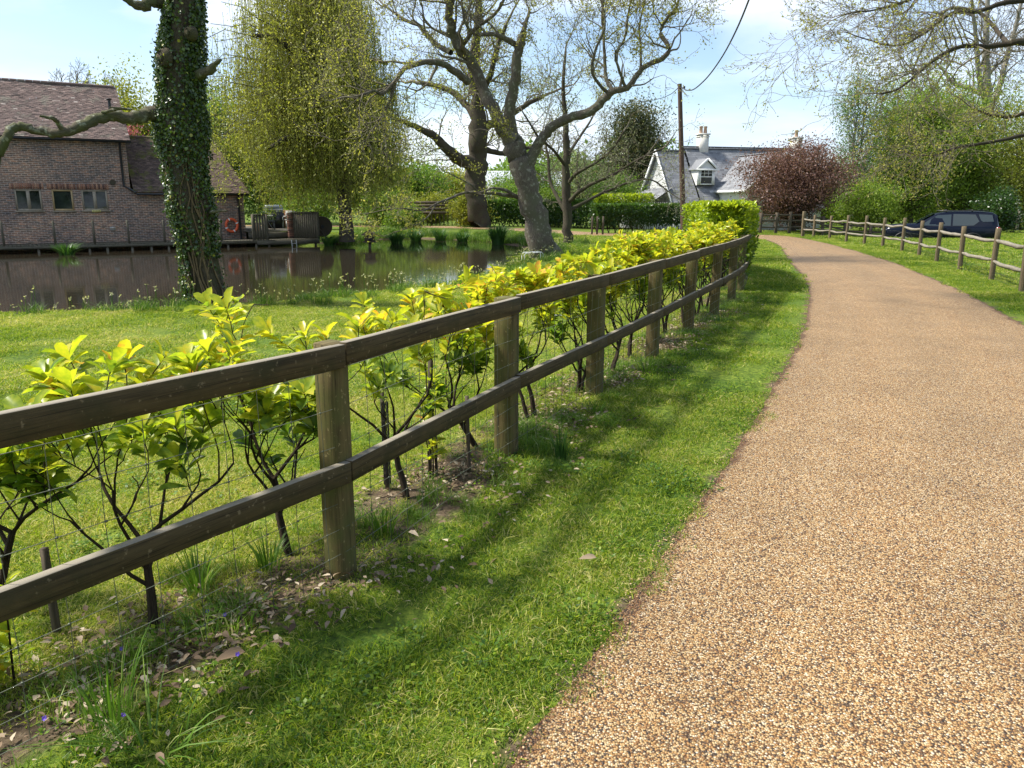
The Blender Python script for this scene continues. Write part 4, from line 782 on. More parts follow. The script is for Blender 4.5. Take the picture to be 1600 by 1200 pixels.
# ------------------------------------------------------------------ weeping willow
def build_willow():
    rng = random.Random(77); g = np.random.default_rng(77); Y0 = 38.5
    px = [([(542, 378, 25), (540, 340, 20), (536, 300, 20), (530, 250, 22), (522, 200, 20), (512, 150, 17), (505, 100, 14), (500, 40, 11), (495, -40, 8), (492, -130, 5)], 0),
          ([(532, 262, 14), (560, 235, 11, -1), (585, 220, 9, -1.6), (600, 235, 7, -2), (612, 260, 5, -2.3)], 1), ([(522, 205, 13), (480, 180, 10, 1), (440, 165, 8, 1.5), (405, 160, 6, 2), (375, 175, 4, 2.3)], 1),
          ([(515, 160, 12), (550, 120, 9, 1.5), (580, 95, 7, 2.2), (605, 100, 5, 2.8)], 1), ([(510, 130, 11), (470, 90, 9, -1.5), (430, 60, 7, -2.4), (395, 55, 5, -3)], 1), ([(505, 90, 9), (535, 50, 7, -1.5), (560, 10, 5, -2)], 1),
          ([(536, 300, 9), (565, 270, 7, 1.3), (590, 262, 6, 2), (615, 285, 4, 2.6)], 1), ([(528, 240, 11), (490, 215, 9, -2), (450, 215, 7, -3), (420, 232, 5, -4)], 1)]
    b = np.array(P(542, 378, Y0)); b[2] = hz(b[0], b[1]); root = thing('weeping_willow', 'huge weeping willow with yellow-green curtains of hanging twigs on the far bank', 'tree', tuple(b)); off = Vector(b)*-1
    mb = MB()
    for l, _ in px: p, r = traced(l, Y0); p, r = smooth_limb(p, r, 4); add_lines(mb, [(p, r)], 9)
    # origins of the hanging strands: a big uneven dome of arching boughs
    c = np.array(P(487, 205, Y0)); lines = []; strands = []
    for k in range(250):
        th = g.uniform(0, 2*math.pi); ph = g.uniform(.0, 1.0) if k < 190 else g.uniform(0, .4)
        rr = 5.3*math.cos(ph*.95)*(g.uniform(.4, 1.03) if k < 190 else g.uniform(.85, 1.12)); z = 4.2+ph*9.4+g.normal(0, .5)
        end = np.array([c[0]+math.cos(th)*rr*(1 if math.cos(th) < 0 else .86), c[1]+math.sin(th)*rr*.95, z]); t0 = np.array(P(520, 230-ph*220, Y0))
        top = (t0+end)/2+np.array([g.normal(0, .5), g.normal(0, .5), g.uniform(.2, 2.4)]); pts = [((1-t)**2)*t0+2*t*(1-t)*top+t*t*end+g.normal(0, .16, 3)*(t > 0) for t in np.linspace(0, 1, 7)]; lines.append((pts, [.038-.0045*i for i in range(7)]))
        for q in range(17): 
            t = g.uniform(.35, 1); s = ((1-t)**2)*t0+2*t*(1-t)*top+t*t*end+g.normal(0, .4, 3); maxl = max(.8, min(s[2]-.9, 6.5)); 
            if s[2]-maxl < 1.6 and g.uniform() < .4: maxl *= g.uniform(.55, .9)
            if s[0] < -12.9: maxl = min(maxl, max(.5, s[2]-3.4))
            strands.append((s, maxl*g.uniform(.25, .95)))
    LP = [[], [], [], []]
    for s, L in strands:
        n = 6; dx, dy = g.normal(0, .11, 2); pts = [s+np.array([dx*L*(i/n)+.05*math.sin(i*1.7+s[0]), dy*L*(i/n), -L*i/n]) for i in range(n+1)]; lines.append((pts, [.009]*3+[.006]*(n-2)))
        m = int(L*11); t = g.uniform(0, n-.001, m); i = t.astype(int); PP = np.array(pts); q = PP[i]+(PP[i+1]-PP[i])*(t-i)[:, None]; LP[0].append(q+g.normal(0, .12, (m, 3)))
        tn = g.normal(.45, .13); LP[3].append(np.clip(g.normal(tn, .15, m)+.02*(q[:, 2]-5), 0, 1))
    add_lines(mb, [l for l in lines if l[1][0] > .02]); mb.build('trunk', M['bark_dark'], root, True).location = off
    mb = MB(); add_lines(mb, [l for l in lines if l[1][0] <= .02], 3); mb.build('hanging_twigs', M['yellow_twig'], root, True).location = off
    Pp = np.concatenate(LP[0]); N = len(Pp); T = np.concatenate(LP[3]); d = rdir(g, N); d[:, 2] -= .8; L = .135*g.uniform(.6, 1.3, N); mb = MB(); add_leaves(mb, Pp, d, rdir(g, N), L, L*.36, T); mb.build('foliage', M['willow'], root).location = off
M['yellow_twig'] = simple('yellow_twig_bark', (.20, .19, .05), .8, .2, 0, .3, 2, 0)
build_willow()
# ------------------------------------------------------------------ ivy-clad tree on the near bank
def build_ivy_tree():
    rng = random.Random(4); g = np.random.default_rng(4); Y0 = 12.8
    cl = [(328, 482, 66), (323, 455, 58), (316, 420, 57), (309, 380, 56), (302, 340, 57), (294, 300, 58), (289, 260, 60), (286, 225, 66), (284, 190, 66), (283, 150, 60), (283, 110, 58), (285, 70, 56), (286, 40, 53), (288, 0, 50), (289, -60, 50), (285, -150, 44), (275, -300, 32), (268, -480, 18)]
    p, r = traced(cl, Y0); p, r = smooth_limb(p, [q*.93 for q in r], 4); b = p[0]; root = thing('ivy_clad_tree', 'thick upright tree trunk covered in dark ivy on the near pond bank', 'tree', tuple(b)); off = Vector(b)*-1
    n = 26; V, Fq, uv = tubes_batch(p[None], r[None], n); k = np.repeat(np.arange(len(p)), n); th = np.tile(np.arange(n)/n*6.283, len(p)); c = p[k]; rel = V-c
    bulge = 1+.05*np.sin(th*3+k*.35)+.035*np.sin(th*5+k*.21+1)+.06*np.sin(k*.55+th)*np.exp(-((k-30)/14.)**2); V = c+rel*bulge[:, None]
    mb = MB(); mb.add(V, Fq, None, uv)
    for (x, y, rr, s) in ((255, 90, .14, -1), (296, 52, .10, 1)):   # burrs with a dark hollow
        q = np.array(P(x, y, Y0-.30)); a = [(0, rr*1.1), (.05, rr), (.10, rr*.8), (.11, rr*.55), (.05, rr*.35)]
        ax = np.array([s*-.35 if s > 0 else -.55, -.8, 0]); ax /= np.linalg.norm(ax); mb.tube([q+ax*(t-.06) for t, _ in a], [w for _, w in a], 14, caps=False)
    mb.build('trunk', M['bark_oak2'], root, True).location = off
    def limb(name, l, label=None, Y=Y0):
        q, rr = traced(l, Y); q, rr = smooth_limb(q, rr, 4); q = q+np.array([[rng.gauss(0, .15), 0, rng.gauss(0, .15)] for _ in q])*rr[:, None]; rr = rr*np.array([rng.uniform(.88, 1.12) for _ in rr]); mb = MB(); add_lines(mb, [(q, rr)], 12); mb.tube([q[-1], q[-1]+(q[-1]-q[-2])*.1], [rr[-1], .002], 8); o = mb.build(name, M['bark_limb'], root, True); o.location = off; return o
    limb('dead_limb', [(262, 176, 26), (235, 176, 20, -.2), (222, 182, 18, -.3), (200, 184, 17, -.4), (175, 180, 16, -.5), (152, 185, 16, -.6), (130, 196, 15, -.8), (110, 204, 15, -.9), (92, 208, 14, -1), (70, 206, 13, -1), (45, 200, 13, -1.1), (25, 199, 13, -1.2), (12, 212, 13, -1.3), (3, 228, 14, -1.3), (-4, 245, 13, -1.3), (-12, 262, 12, -1.4), (-40, 300, 10, -1.6), (-70, 320, 7, -1.8)])
    limb('dead_limb', [(97, 203, 8, -1), (90, 190, 7, -1.1), (82, 185, 6, -1.2), (72, 183, 4, -1.25), (62, 181, 3, -1.3)])
    limb('dead_limb', [(160, 176, 5, -.6), (185, 170, 4, -.7), (205, 171, 3, -.7), (172, 168, 2, -.9)])
    limb('dead_limb', [(300, 118, 16), (318, 113, 13, -.2), (330, 108, 12, -.3), (336, 101, 8, -.35), (345, 93, 4, -.4)])
    limb('dead_limb', [(262, 5, 20), (240, 3, 17, -.2), (225, 8, 15, -.3), (208, 5, 11, -.4), (190, -6, 8, -.5)])
    limb('dead_limb', [(325, 332, 6), (340, 330, 4, -.3), (354, 329, 3, -.5)])
    for _, l in enumerate([[(285, -150, 24), (220, -260, 16, -1), (120, -320, 10, -2), (20, -380, 6, -3)], [(275, -300, 20), (340, -420, 14, 1), (430, -500, 8, 2)]]): limb('limb', l)
    # ivy leaves hugging the trunk, missing low on the right and in bare patches
    N = 25000; kk = g.uniform(0, len(p)-1.01, N*2); th = g.uniform(0, 6.283, N*2); i = kk.astype(int); cc = p[i]+(p[i+1]-p[i])*(kk-i)[:, None]; rr = r[i]
    z = cc[:, 2]; side = np.cos(th); front = -np.sin(th)
    dn = np.array([.5]*len(z)); dn = .14+.58*(side < -.3)+.40*(side > .6)+.22*np.sin(z*4+th*2)+.18*np.sin(z*1.7-th*3)+.3*(((z > 2.5) & (z < 4.0)))
    low = z < .75; dn = np.where(low, dn*np.where(side > -.15, .05, .8), dn); dn = np.where((z > 3.9) & (np.abs(side-.1) < .35) & (front > 0), .12, dn); dn = np.where(z > 6, dn*.6, dn)
    keep = g.uniform(0, 1, len(z)) < dn; cc, rr, th, z = cc[keep], rr[keep], th[keep], z[keep]; N = len(z)
    o = np.stack([np.cos(th), np.sin(th), np.zeros(N)], 1); pos = cc+o*(rr*1.02+np.abs(g.normal(0, .035, N))+.03*(np.sin(z*5+th*2) > .3))[:, None]
    L = .044*g.uniform(.6, 1.4, N); d = rdir(g, N); d = d-o*.2; d[:, 2] -= .35; mb = MB(); add_leaves(mb, pos, d, o+g.normal(0, .4, (N, 3)), L, L*.85, np.clip(g.normal(.42, .25, N), 0, 1), LAUREL)
    mb.build('ivy', M['ivy'], root, True).location = off
    lines = []
    for k in range(18):
        t0 = rng.uniform(2.6, 5.8) if k % 3 else rng.uniform(3.6, 6.2); q = []
        for s in range(16):
            zz = s/15*rng.uniform(.95, 1.0)*2.9; j = int(np.clip(np.searchsorted(p[:, 2], zz-.1), 0, len(p)-1)); a = t0+.18*math.sin(s*.6+k)+.12*math.sin(s*1.1+k*2); q.append(p[j]*[1, 1, 0]+np.array([0, 0, zz])+np.array([math.cos(a), math.sin(a), 0])*(r[j]*1.05+.01))
        lines.append((q, [.016-.0007*s for s in range(16)]))
    mb = MB(); add_lines(mb, lines, 4); mb.build('ivy_stems', M['ivystem'], root, True).location = off
M['bark_oak2'] = bark('fissured_bark', (.028, .022, .014), (.13, .105, .075), (.085, .08, .04), 4, 1.0)
M['bark_limb'] = bark('mossy_limb_bark', (.05, .042, .028), (.17, .145, .10), (.11, .115, .055), 4, .8, (.30, .30, .22))
M['ivystem'] = simple('ivy_stem', (.14, .10, .055), .8, .2, 0, .3, 10, .2)
build_ivy_tree()
# ------------------------------------------------------------------ buildings
def brick_mat():
    m, N, L, b = mat_base('old_brick', .9, .15)
    uv = mapped(N, L, 'UV'); bt = N.new('ShaderNodeTexBrick'); L.new(uv, bt.inputs['Vector'])
    bt.inputs['Scale'].default_value = 1; bt.inputs['Brick Width'].default_value = .225; bt.inputs['Row Height'].default_value = .077; bt.inputs['Mortar Size'].default_value = .009; bt.inputs['Mortar Smooth'].default_value = .2; bt.inputs['Bias'].default_value = -.05
    bt.inputs['Color1'].default_value = (.165, .14, .115, 1); bt.inputs['Color2'].default_value = (.34, .215, .145, 1); bt.inputs['Mortar'].default_value = (.52, .47, .40, 1)
    n = noise(N, L, uv, .55, 4); r = ramp(N, L, n.outputs['Fac'], [(.35, (.62, .62, .68)), (.65, (1.12, 1.0, .95))]); col = mixc(N, L, 1, bt.outputs['Color'], r.outputs[0], 'MULTIPLY')
    sx = N.new('ShaderNodeMapping'); sx.inputs['Scale'].default_value = (4.4, 13, 1); L.new(uv, sx.inputs[0]); n2 = noise(N, L, sx.outputs[0], 1, 2); r2 = ramp(N, L, n2.outputs['Fac'], [(.35, (.55, .55, .58)), (.5, (1, 1, 1)), (.68, (1.5, 1.2, 1.0))]); col = mixc(N, L, .8, col, r2.outputs[0], 'MULTIPLY')
    L.new(col, b.inputs['Base Color']); bump(N, L, bt.outputs['Fac'], b, -.6, .01); return m
def tile_mat(name, stops, moss=None, thr=.55):
    m, N, L, b = mat_base(name, .85, .2)
    at = N.new('ShaderNodeAttribute'); at.attribute_name = 'tone'; r = ramp(N, L, at.outputs['Fac'], stops); col = r.outputs[0]
    if moss:
        n = noise(N, L, mapped(N, L), 1.6, 7, .72); rr = ramp(N, L, n.outputs['Fac'], [(thr, (0, 0, 0)), (thr+.1, (1, 1, 1))]); col = mixc(N, L, rr.outputs[0], col, moss)
    n2 = noise(N, L, mapped(N, L), 30, 3); r2 = ramp(N, L, n2.outputs['Fac'], [(.3, (.75, .75, .75)), (.7, (1.2, 1.2, 1.2))]); col = mixc(N, L, 1, col, r2.outputs[0], 'MULTIPLY')
    L.new(col, b.inputs['Base Color']); bump(N, L, n2.outputs['Fac'], b, .3, .01); return m
M['brick'] = brick_mat()
M['soldier'] = tile_mat('soldier_bricks', [(0, (.10, .06, .05)), (.5, (.30, .14, .09)), (1, (.42, .24, .15))])
M['clay'] = tile_mat('clay_roof_tiles', [(0, (.06, .048, .044)), (.5, (.14, .10, .088)), (.85, (.20, .14, .12)), (1, (.32, .27, .24))], (.17, .15, .12), .54)
M['claymoss'] = tile_mat('mossy_clay_roof_tiles', [(0, (.05, .038, .034)), (.5, (.125, .088, .074)), (1, (.20, .14, .115))], (.13, .13, .035), .50)
M['slate'] = tile_mat('grey_slates', [(0, (.13, .135, .145)), (.5, (.19, .195, .205)), (.93, (.25, .255, .265)), (1, (.42, .42, .42))])
M['oakframe'] = simple('oak_window_frame', (.42, .30, .15), .6, .3, 0, .15, 10, .1)
M['greyframe'] = simple('weathered_window_frame', (.32, .27, .20), .6, .3, 0, .15, 10, .1)
def weatherboard():
    m, N, L, b = mat_base('white_weatherboard', .6, .3); uv = mapped(N, L, 'UV'); sp = N.new('ShaderNodeSeparateXYZ'); L.new(uv, sp.inputs[0])
    w = N.new('ShaderNodeMath'); w.operation = 'MULTIPLY'; w.inputs[1].default_value = 1/.16; L.new(sp.outputs[1], w.inputs[0]); fr = N.new('ShaderNodeMath'); fr.operation = 'FRACT'; L.new(w.outputs[0], fr.inputs[0])
    b.inputs['Base Color'].default_value = (.76, .76, .74, 1); bump(N, L, fr.outputs[0], b, .9, .02); return m
M['board'] = weatherboard()
def tiles(mb, p0, ex, ey, width, slope, tw, ga, th, seed, clip=None, wav=.012):
    g = np.random.default_rng(seed); p0, ex, ey = map(lambda v: np.array(v, float), (p0, ex, ey)); ex /= np.linalg.norm(ex); ey /= np.linalg.norm(ey); nz = np.cross(ex, ey)
    rows = int(slope/ga)+1; cols = int(width/tw)+2; r, c = np.meshgrid(np.arange(rows), np.arange(cols), indexing='ij'); r, c = r.ravel(), c.ravel()
    u0 = c*tw-(r % 2)*tw/2+g.normal(0, .003, len(r)); u1 = u0+tw-.006; u0 = np.clip(u0, 0, width); u1 = np.clip(u1, 0, width); v0 = r*ga+g.normal(0, .006, len(r)); v1 = np.minimum(v0+ga*1.25, slope+.02)
    lo, hi = (np.zeros(len(r)), np.full(len(r), width)) if clip is None else clip(v0); u0 = np.clip(u0, lo, hi); u1 = np.clip(u1, lo, hi); k = (u1-u0) > .02; u0, u1, v0, v1, r = u0[k], u1[k], v0[k], v1[k], r[k]; n = len(u0)
    wv = wav*(np.sin(u0*.7+1)+.6*np.sin(u0*1.9+v0)) ; a = th+g.normal(0, th*.25, n)+wv; bq = wv+.002
    def pt(u, v, h): return p0+ex*u[:, None]+ey*v[:, None]+nz*h[:, None]
    V = np.stack([pt(u0, v0, a), pt(u1, v0, a), pt(u1, v1, bq), pt(u0, v1, bq), pt(u0, v0, a-th), pt(u1, v0, a-th)], 1).reshape(-1, 3); i = np.arange(n)[:, None]*6
    tn = np.clip(g.normal(.5, .2, n), 0, .92); tn = np.where(g.uniform(0, 1, n) < .007, 1, tn)
    mb.add(V, (i+np.array([[0, 1, 2, 3]])), np.repeat(tn, 6)); mb.add(V, (i+np.array([[4, 5, 1, 0]])), np.repeat(tn, 6))
def wallgrid(mb, x0, x1, z0, z1, holes, y=0.0, rev=.12):
    xs = sorted({x0, x1, *[h[0] for h in holes], *[h[1] for h in holes]}); zs = sorted({z0, z1, *[h[2] for h in holes], *[h[3] for h in holes]})
    for i in range(len(xs)-1):
        for j in range(len(zs)-1):
            a, b, c, d = xs[i], xs[i+1], zs[j], zs[j+1]
            if any(h[0] <= a and b <= h[1] and h[2] <= c and d <= h[3] for h in holes): continue
            mb.add([(a, y, c), (b, y, c), (b, y, d), (a, y, d)], [(0, 1, 2, 3)], None, [(a, c), (b, c), (b, d), (a, d)])
    for a, b, c, d in holes:
        for q in ([(a, y, c), (a, y, d), (a, y+rev, d), (a, y+rev, c)], [(b, y, d), (b, y, c), (b, y+rev, c), (b, y+rev, d)], [(a, y, d), (b, y, d), (b, y+rev, d), (a, y+rev, d)], [(b, y, c), (a, y, c), (a, y+rev, c), (b, y+rev, c)]): mb.add(q, [(0, 1, 2, 3)], None, [(p[0]+p[1], p[2]) for p in q])
BO = (-17.46, 36.3); BA = R(32); BE = (math.cos(BA), math.sin(BA)); BN = (-math.sin(BA), math.cos(BA))
def bl(px, py, yl=0.0):
    """local x on the barn frame where the picture column px meets the plane y=yl, and the height there"""
    a, b, d = ray(px, py); r = a/b; ox, oy = BO[0]+BN[0]*yl, BO[1]+BN[1]*yl
    s = (r*oy-ox)/(BE[0]-r*BE[1]); Y = oy+BE[1]*s; return s, P(px, py, Y)[2]
def bw(x, y, z=0): return (BO[0]+BE[0]*x+BN[0]*y, BO[1]+BE[1]*x+BN[1]*y, z)
def build_barn():
    rng = random.Random(2); root = thing('brick_barn', 'old red-brown brick barn with mossy clay-tiled roof standing over the pond', 'barn', (*BO, 0), BA)
    wins = []
    for (a, b, t, bo) in ((21, 68, 295.5, 329), (79.5, 117, 296, 329), (126, 170.5, 296.5, 328.5)):
        x0, z1 = bl(a, t); x1, z0 = bl(b, bo); wins.append((x0, x1, z0, z1))
    zb = -.5; E1 = 4.43; R1 = 6.87; HD = 2.9; X0 = -16.0; E2 = 2.13; R2 = 4.56; X1 = 5.0
    mb = MB(); wallgrid(mb, X0, 0, zb, E1, wins); mb.add([(0, 0, E2), (0, 0, E1), (0, HD, R1), (0, 2*HD, E1), (0, 2*HD, zb), (0, .0, zb)], [(0, 1, 2, 3, 4, 5)][:1], None, [(0, E2), (0, E1), (HD, R1), (2*HD, E1), (2*HD, zb), (0, zb)]); mb.add([(X0, 0, zb), (X0, 2*HD, zb), (X0, 2*HD, E1), (X0, HD, R1), (X0, 0, E1)], [(0, 1, 2, 3, 4)], None, [(0, zb), (5.8, zb), (5.8, E1), (2.9, R1), (0, E1)])
    mb.add([(X0, 2*HD, zb), (0, 2*HD, zb), (0, 2*HD, E1), (X0, 2*HD, E1)], [(0, 1, 2, 3)], None, [(X0, zb), (0, zb), (0, E1), (X0, E1)])
    wallgrid(mb, 0.0, X1, zb, E2, []); mb.add([(X1, 0, zb), (X1, 5.6, zb), (X1, 5.6, E2), (X1, 0, E2)], [(0, 1, 2, 3)], None, [(0, zb), (5.6, zb), (5.6, E2), (0, E2)]); mb.add([(0, 5.6, zb), (X1, 5.6, zb), (X1, 5.6, E2), (0, 5.6, E2)], [(0, 1, 2, 3)], None, [(0, zb), (5, zb), (5, E2), (0, E2)])
    mb.build('wall', M['brick'], root)
    sl = math.hypot(HD+.25, R1-E1+.15); ey = (0, HD+.25, R1-E1+.15)
    mb = MB(); tiles(mb, (X0-.1, -.27, E1-.06), (1, 0, 0), ey, -X0+.28, sl, .17, .1, .016, 3); tiles(mb, (.18, 2*HD+.25, E1-.06), (-1, 0, 0), (0, -ey[1], ey[2]), -X0+.28, sl, .17, .1, .016, 4)
    for k in range(int((-X0+.3)/.3)): mb.tube([(X0-.1+k*.3, HD, R1+.10), (X0+.19+k*.3, HD, R1+.10)], .085, 8, rng.uniform(.4, .7))
    mb.build('roof', M['clay'], root)
    mb = MB(); e2 = (0, 2.95, R2-E2+.2); s2 = math.hypot(2.95, R2-E2+.2)
    tiles(mb, (.10, -.27, E2-.04), (1, 0, 0), e2, X1+.15, s2, .17, .1, .018, 5, lambda v: (np.zeros_like(v), X1+.15-.9*v/s2), .02)
    tiles(mb, (X1+.2, 5.8, E2-.04), (-1, 0, 0), (0, -e2[1]-.15, e2[2]), X1+.1, s2, .17, .1, .018, 6, lambda v: (.9*v/s2, np.full_like(v, X1+.1)), .02)
    tiles(mb, (X1+.25, -.27, E2-.04), (0, 1, 0), (-.9, 0, e2[2]), 6.0, math.hypot(.9, e2[2]), .17, .1, .018, 7, lambda v: (2.98*v/math.hypot(.9, e2[2]), 6.0-2.98*v/math.hypot(.9, e2[2])), .02)
    for k in range(14): mb.tube([(.1+k*.3, 2.68, R2+.16), (.38+k*.3, 2.68, R2+.16)], .085, 8, rng.uniform(.4, .7))
    mb.build('low_roof', M['claymoss'], root)
    mb = MB(); mb.beam((X0, -.30, E1-.13), (.2, -.30, E1-.13), .11, .09); mb.build('gutter', M['black'], root); mb = MB(); mb.beam((.2, -.31, E2-.11), (X1+.2, -.31, E2-.11), .11, .09); mb.build('gutter', M['black'], root)
    mb = MB(); x, _ = bl(190, 260); mb.tube([(x, -.28, E1-.2), (x, -.09, E1-.45), (x, -.09, E2+.25), (x+.28, -.12, E2+.08), (x+.45, -.26, E2-.05)], .05, 8); mb.build('downpipe', M['black'], root)
    mb = MB(); x, _ = bl(373, 330); mb.tube([(x, -.27, E2-.15), (x, -.09, E2-.3), (x, -.09, -.1)], .05, 8); mb.build('downpipe', M['black'], root)
    mb = MB(); x, z = bl(175, 205, 1.2); mb.tube([(x, 1.0, E1+.95), (x, 1.0, E1+1.75)], .06, 10); mb.box((x, 1.0, E1+1.78), (.2, .2, .05)); mb.build('flue', M['black'], root)
    for i, (a, b, c, d) in enumerate(wins):
        fm = M['oakframe'] if i == 1 else M['greyframe']; mb = MB(); w = .075
        for q in ((a+w/2, (c+d)/2, w, d-c), (b-w/2, (c+d)/2, w, d-c)): mb.box((q[0], .06, q[1]), (q[2], .07, q[3]))
        for zz in (c+w/2, d-w/2): mb.box(((a+b)/2, .06, zz), (b-a-2*w, .07, w))
        if i != 1: mb.box(((a+b)/2, .055, (c+d)/2), (.13, .09, d-c-2*w))
        fr = mb.build('window', fm, root)
        pans = [(a+w, b-w)] if i == 1 else [(a+w, (a+b)/2-.065), ((a+b)/2+.065, b-w)]
        for p, q in pans: mb = MB(); mb.quad([(p, .085, c+w), (q, .085, c+w), (q, .085, d-w), (p, .085, d-w)]); mb.build('pane', M['glass'], fr)
        mb = MB(); mb.box(((a+b)/2, -.01, c-.03), (b-a+.1, .14, .05)); mb.build('sill', M['greyframe'], fr)
        mb = MB(); n = int((b-a+.3)/.085)
        for k in range(n): xx = a-.15+(k+.5)*.085; mb.box((xx, .055, d+.125+.02*math.sin(math.pi*k/n)), (.068, .13, .23), tone=rng.uniform(.05, 1))
        mb.build('brick_lintel', M['soldier'], root)
    x0, z0 = bl(145.5, 330.5); mb = MB(); mb.box((x0+.13, -.10, z0+.02), (.34, .02, .10)); o = mb.build('notice', simple('yellow_notice', (.70, .62, .22), .6), root)
    tm = simple('notice_ink', (.05, .05, .05), .7)
    mb = MB()
    for k in range(7): mb.box((x0+.01+k*.042, -.112, z0+.03), (.024, .004, .035 if k % 3 else .05))
    mb.build('notice_lettering', tm, root)
    x, z = bl(176, 357); mb = MB(); mb.box((x, -.02, z), (.22, .05, .16)); mb.build('air_vent', simple('vent', (.4, .38, .34)), root)
    x, z = bl(176, 285); mb = MB(); mb.tube([(x, .01, z), (x, -.05, z)], .13, 14); mb.build('round_vent', M['oldwood'], root)
build_barn()
def build_deck():
    rng = random.Random(6); DZ = -.10; root = thing('pond_walkway', 'narrow grey timber walkway on piles along the foot of the brick barn', 'walkway', (*BO, 0), BA)
    xl = bl(70, 383, -2)[0]; mb = MB()
    x = -16
    while x < 4.95: mb.box((x+.07, -1.0, DZ-.02+rng.uniform(-.004, .004)), (.135, 1.96, .04), tone=rng.random()); x += .145
    mb.build('planks', M['greywood'], root)
    mb = MB(); mb.beam((-16, -2.0, DZ-.09), (5.0, -2.0, DZ-.09), .05, .11, 10, .003, rng); mb.build('edge_beam', M['greywood'], root)
    for px in (60, 100, 140, 168, 207, 237, 264, 310, 357, 401):
        s = bl(px, 388, -1.9)[0]; mb = MB(); mb.beam((s, -1.86, -1.3), (s, -1.86, DZ-.06), .09, .09, 2, .001, rng, up=(0, 1, 0)); mb.build('pile', M['cleft'], root)
    pp = []
    for px in (-60, 3, 84, 146, 200, 256, 300, 345):
        s = bl(px, 360, -1.93)[0]; mb = MB(); mb.beam((s, -1.93, DZ), (s, -1.93, DZ+1.0), .09, .09, 2, .002, rng, up=(0, 1, 0)); mb.build('rail_post', M['greywood'], root); pp.append(s)
    for z in (.92, .5):
        for a, b in zip(pp[:-1], pp[1:]): q = [(a+(b-a)*t, -1.93, DZ+z-.28*4*t*(1-t)*(1+.4*(z < .6))) for t in np.linspace(0, 1, 9)]; mb = MB(); mb.tube(q, .016, 5); mb.build('rope', M['rope'], root)
    DT = .28; pt = thing('timber_patio', 'raised timber patio deck over the water at the right end of the barn', 'patio', bw(5, 0), BA)
    mb = MB(); x = 0
    while x < 3.0: mb.box((x+.07, -1.35, DZ-.02), (.135, 1.26, .04)); x += .145
    y = -.7
    while y < 8: mb.box((1.5, y+.07, DT-.02), (3.2, .135, .04)); y += .145
    mb.box((1.5, -.66, .08), (3.1, .05, .30)); mb.build('planks', M['greywood'], pt)
    mb = MB(); mb.beam((-.0, -2.0, DZ-.13), (3.05, -2.0, DZ-.13), .05, .2, 4, .002, rng); mb.build('edge_beam', M['greywood'], pt)
    for s in (.6, 1.8, 2.9): mb = MB(); mb.beam((s, -1.85, -1.3), (s, -1.85, DZ-.06), .1, .1, 2, .001, rng, up=(0, 1, 0)); mb.build('pile', M['greywood'], pt)
    for y in (2, 5, 7.9):
        for s in (.1, 2.9): mb = MB(); mb.beam((s, y, -1.0), (s, y, DT-.04), .1, .1, 2, .001, rng, up=(0, 1, 0)); mb.build('pile', M['greywood'], pt)
    def panel(a, b, z0, h):
        a = np.array(a); b = np.array(b); L = np.hypot(*(b-a)); n = int(L/.11); mb = MB()
        for k in range(n): c = a+(b-a)*(k+.5)/n; mb.box((c[0], c[1], z0+h/2), (.10, .03, h+rng.uniform(-.02, .02)), math.atan2(b[1]-a[1], b[0]-a[0]), rng.random())
        mb.beam((*a, z0+h+.03), (*b, z0+h+.03), .09, .06, 3, .002, rng)
        for q in (a, b): mb.box((q[0], q[1], z0+h/2), (.11, .11, h+.1))
        mb.build('board_panel', M['greywood'], pt)
    panel((2.05, -1.0), (3.05, -1.9), DZ, 1.25); panel((-.1, -1.9), (.55, -1.85), DZ, 1.15)
    mb = MB(); 
    for k in range(14): mb.box((1.95+rng.uniform(-.01, .01), -.95, DZ+.06+k*.088), (.24, .22, .075), tone=rng.random()*.45)
    mb.build('brick_pier', M['soldier'], pt)
    lad = thing('ladder', 'short metal ladder hanging from the patio deck into the pond', 'ladder', bw(6.75, -2.08), BA)
    for s in (-.11, .11): mb = MB(); mb.tube([(s, 0, DZ-.02), (s*1.1, -.12, -.9)], .018, 6); mb.build('rail', M['alu'], lad)
    for z in (-.3, -.55, -.8): mb = MB(); mb.tube([(-.115, -.05, z), (.115, -.05, z)], .014, 6); mb.build('rung', M['alu'], lad)
    # furniture on the patio
    def at(px, yl): return bl(px, 345, yl)[0]
    y = 3.6; x = at(428, y); t = thing('barbecue', 'black covered barbecue with closed lid on the patio', 'barbecue', bw(x, y, DT), BA+.2)
    mb = MB(); mb.box((0, 0, .42), (.95, .6, .84)); mb.build('cabinet', M['black'], t); mb = MB(); mb.tube([(-.48, 0, 1.0), (-.46, 0, 1.0), (.46, 0, 1.0), (.48, 0, 1.0)], [.22, .25, .25, .22], 14); mb.build('lid', simple('grey_lid', (.16, .18, .19), .35, .5, .3), t)
    mb = MB(); mb.tube([(-.4, -.29, 1.0), (.4, -.29, 1.0)], .018, 6); mb.build('handle', M['alu'], t); mb = MB(); mb.box((-.65, 0, .82), (.34, .5, .03)); mb.box((.65, 0, .82), (.34, .5, .03)); mb.build('side_shelf', M['black'], t)
    def chair(px, y, mat, lab, rz):
        t = thing('patio_chair', lab, 'chair', bw(at(px, y), y, DT), BA+rz)
        mb = MB(); mb.box((0, 0, .44), (.50, .48, .05)); mb.build('seat', mat, t); mb = MB(); mb.box((0, .24, .70), (.50, .045, .46), tilt=(-.15, 'X')); mb.build('backrest', mat, t)
        for s in (-1, 1):
            mb = MB(); mb.box((s*.26, .02, .64), (.05, .46, .035)); mb.box((s*.26, -.18, .54), (.04, .04, .2)); mb.build('armrest', mat, t)
            for q in (-1, 1): mb = MB(); mb.beam((s*.22, q*.2, .43), (s*.26, q*.23, 0), .035, .035, up=(0, 1, 0)); mb.build('leg', mat, t)
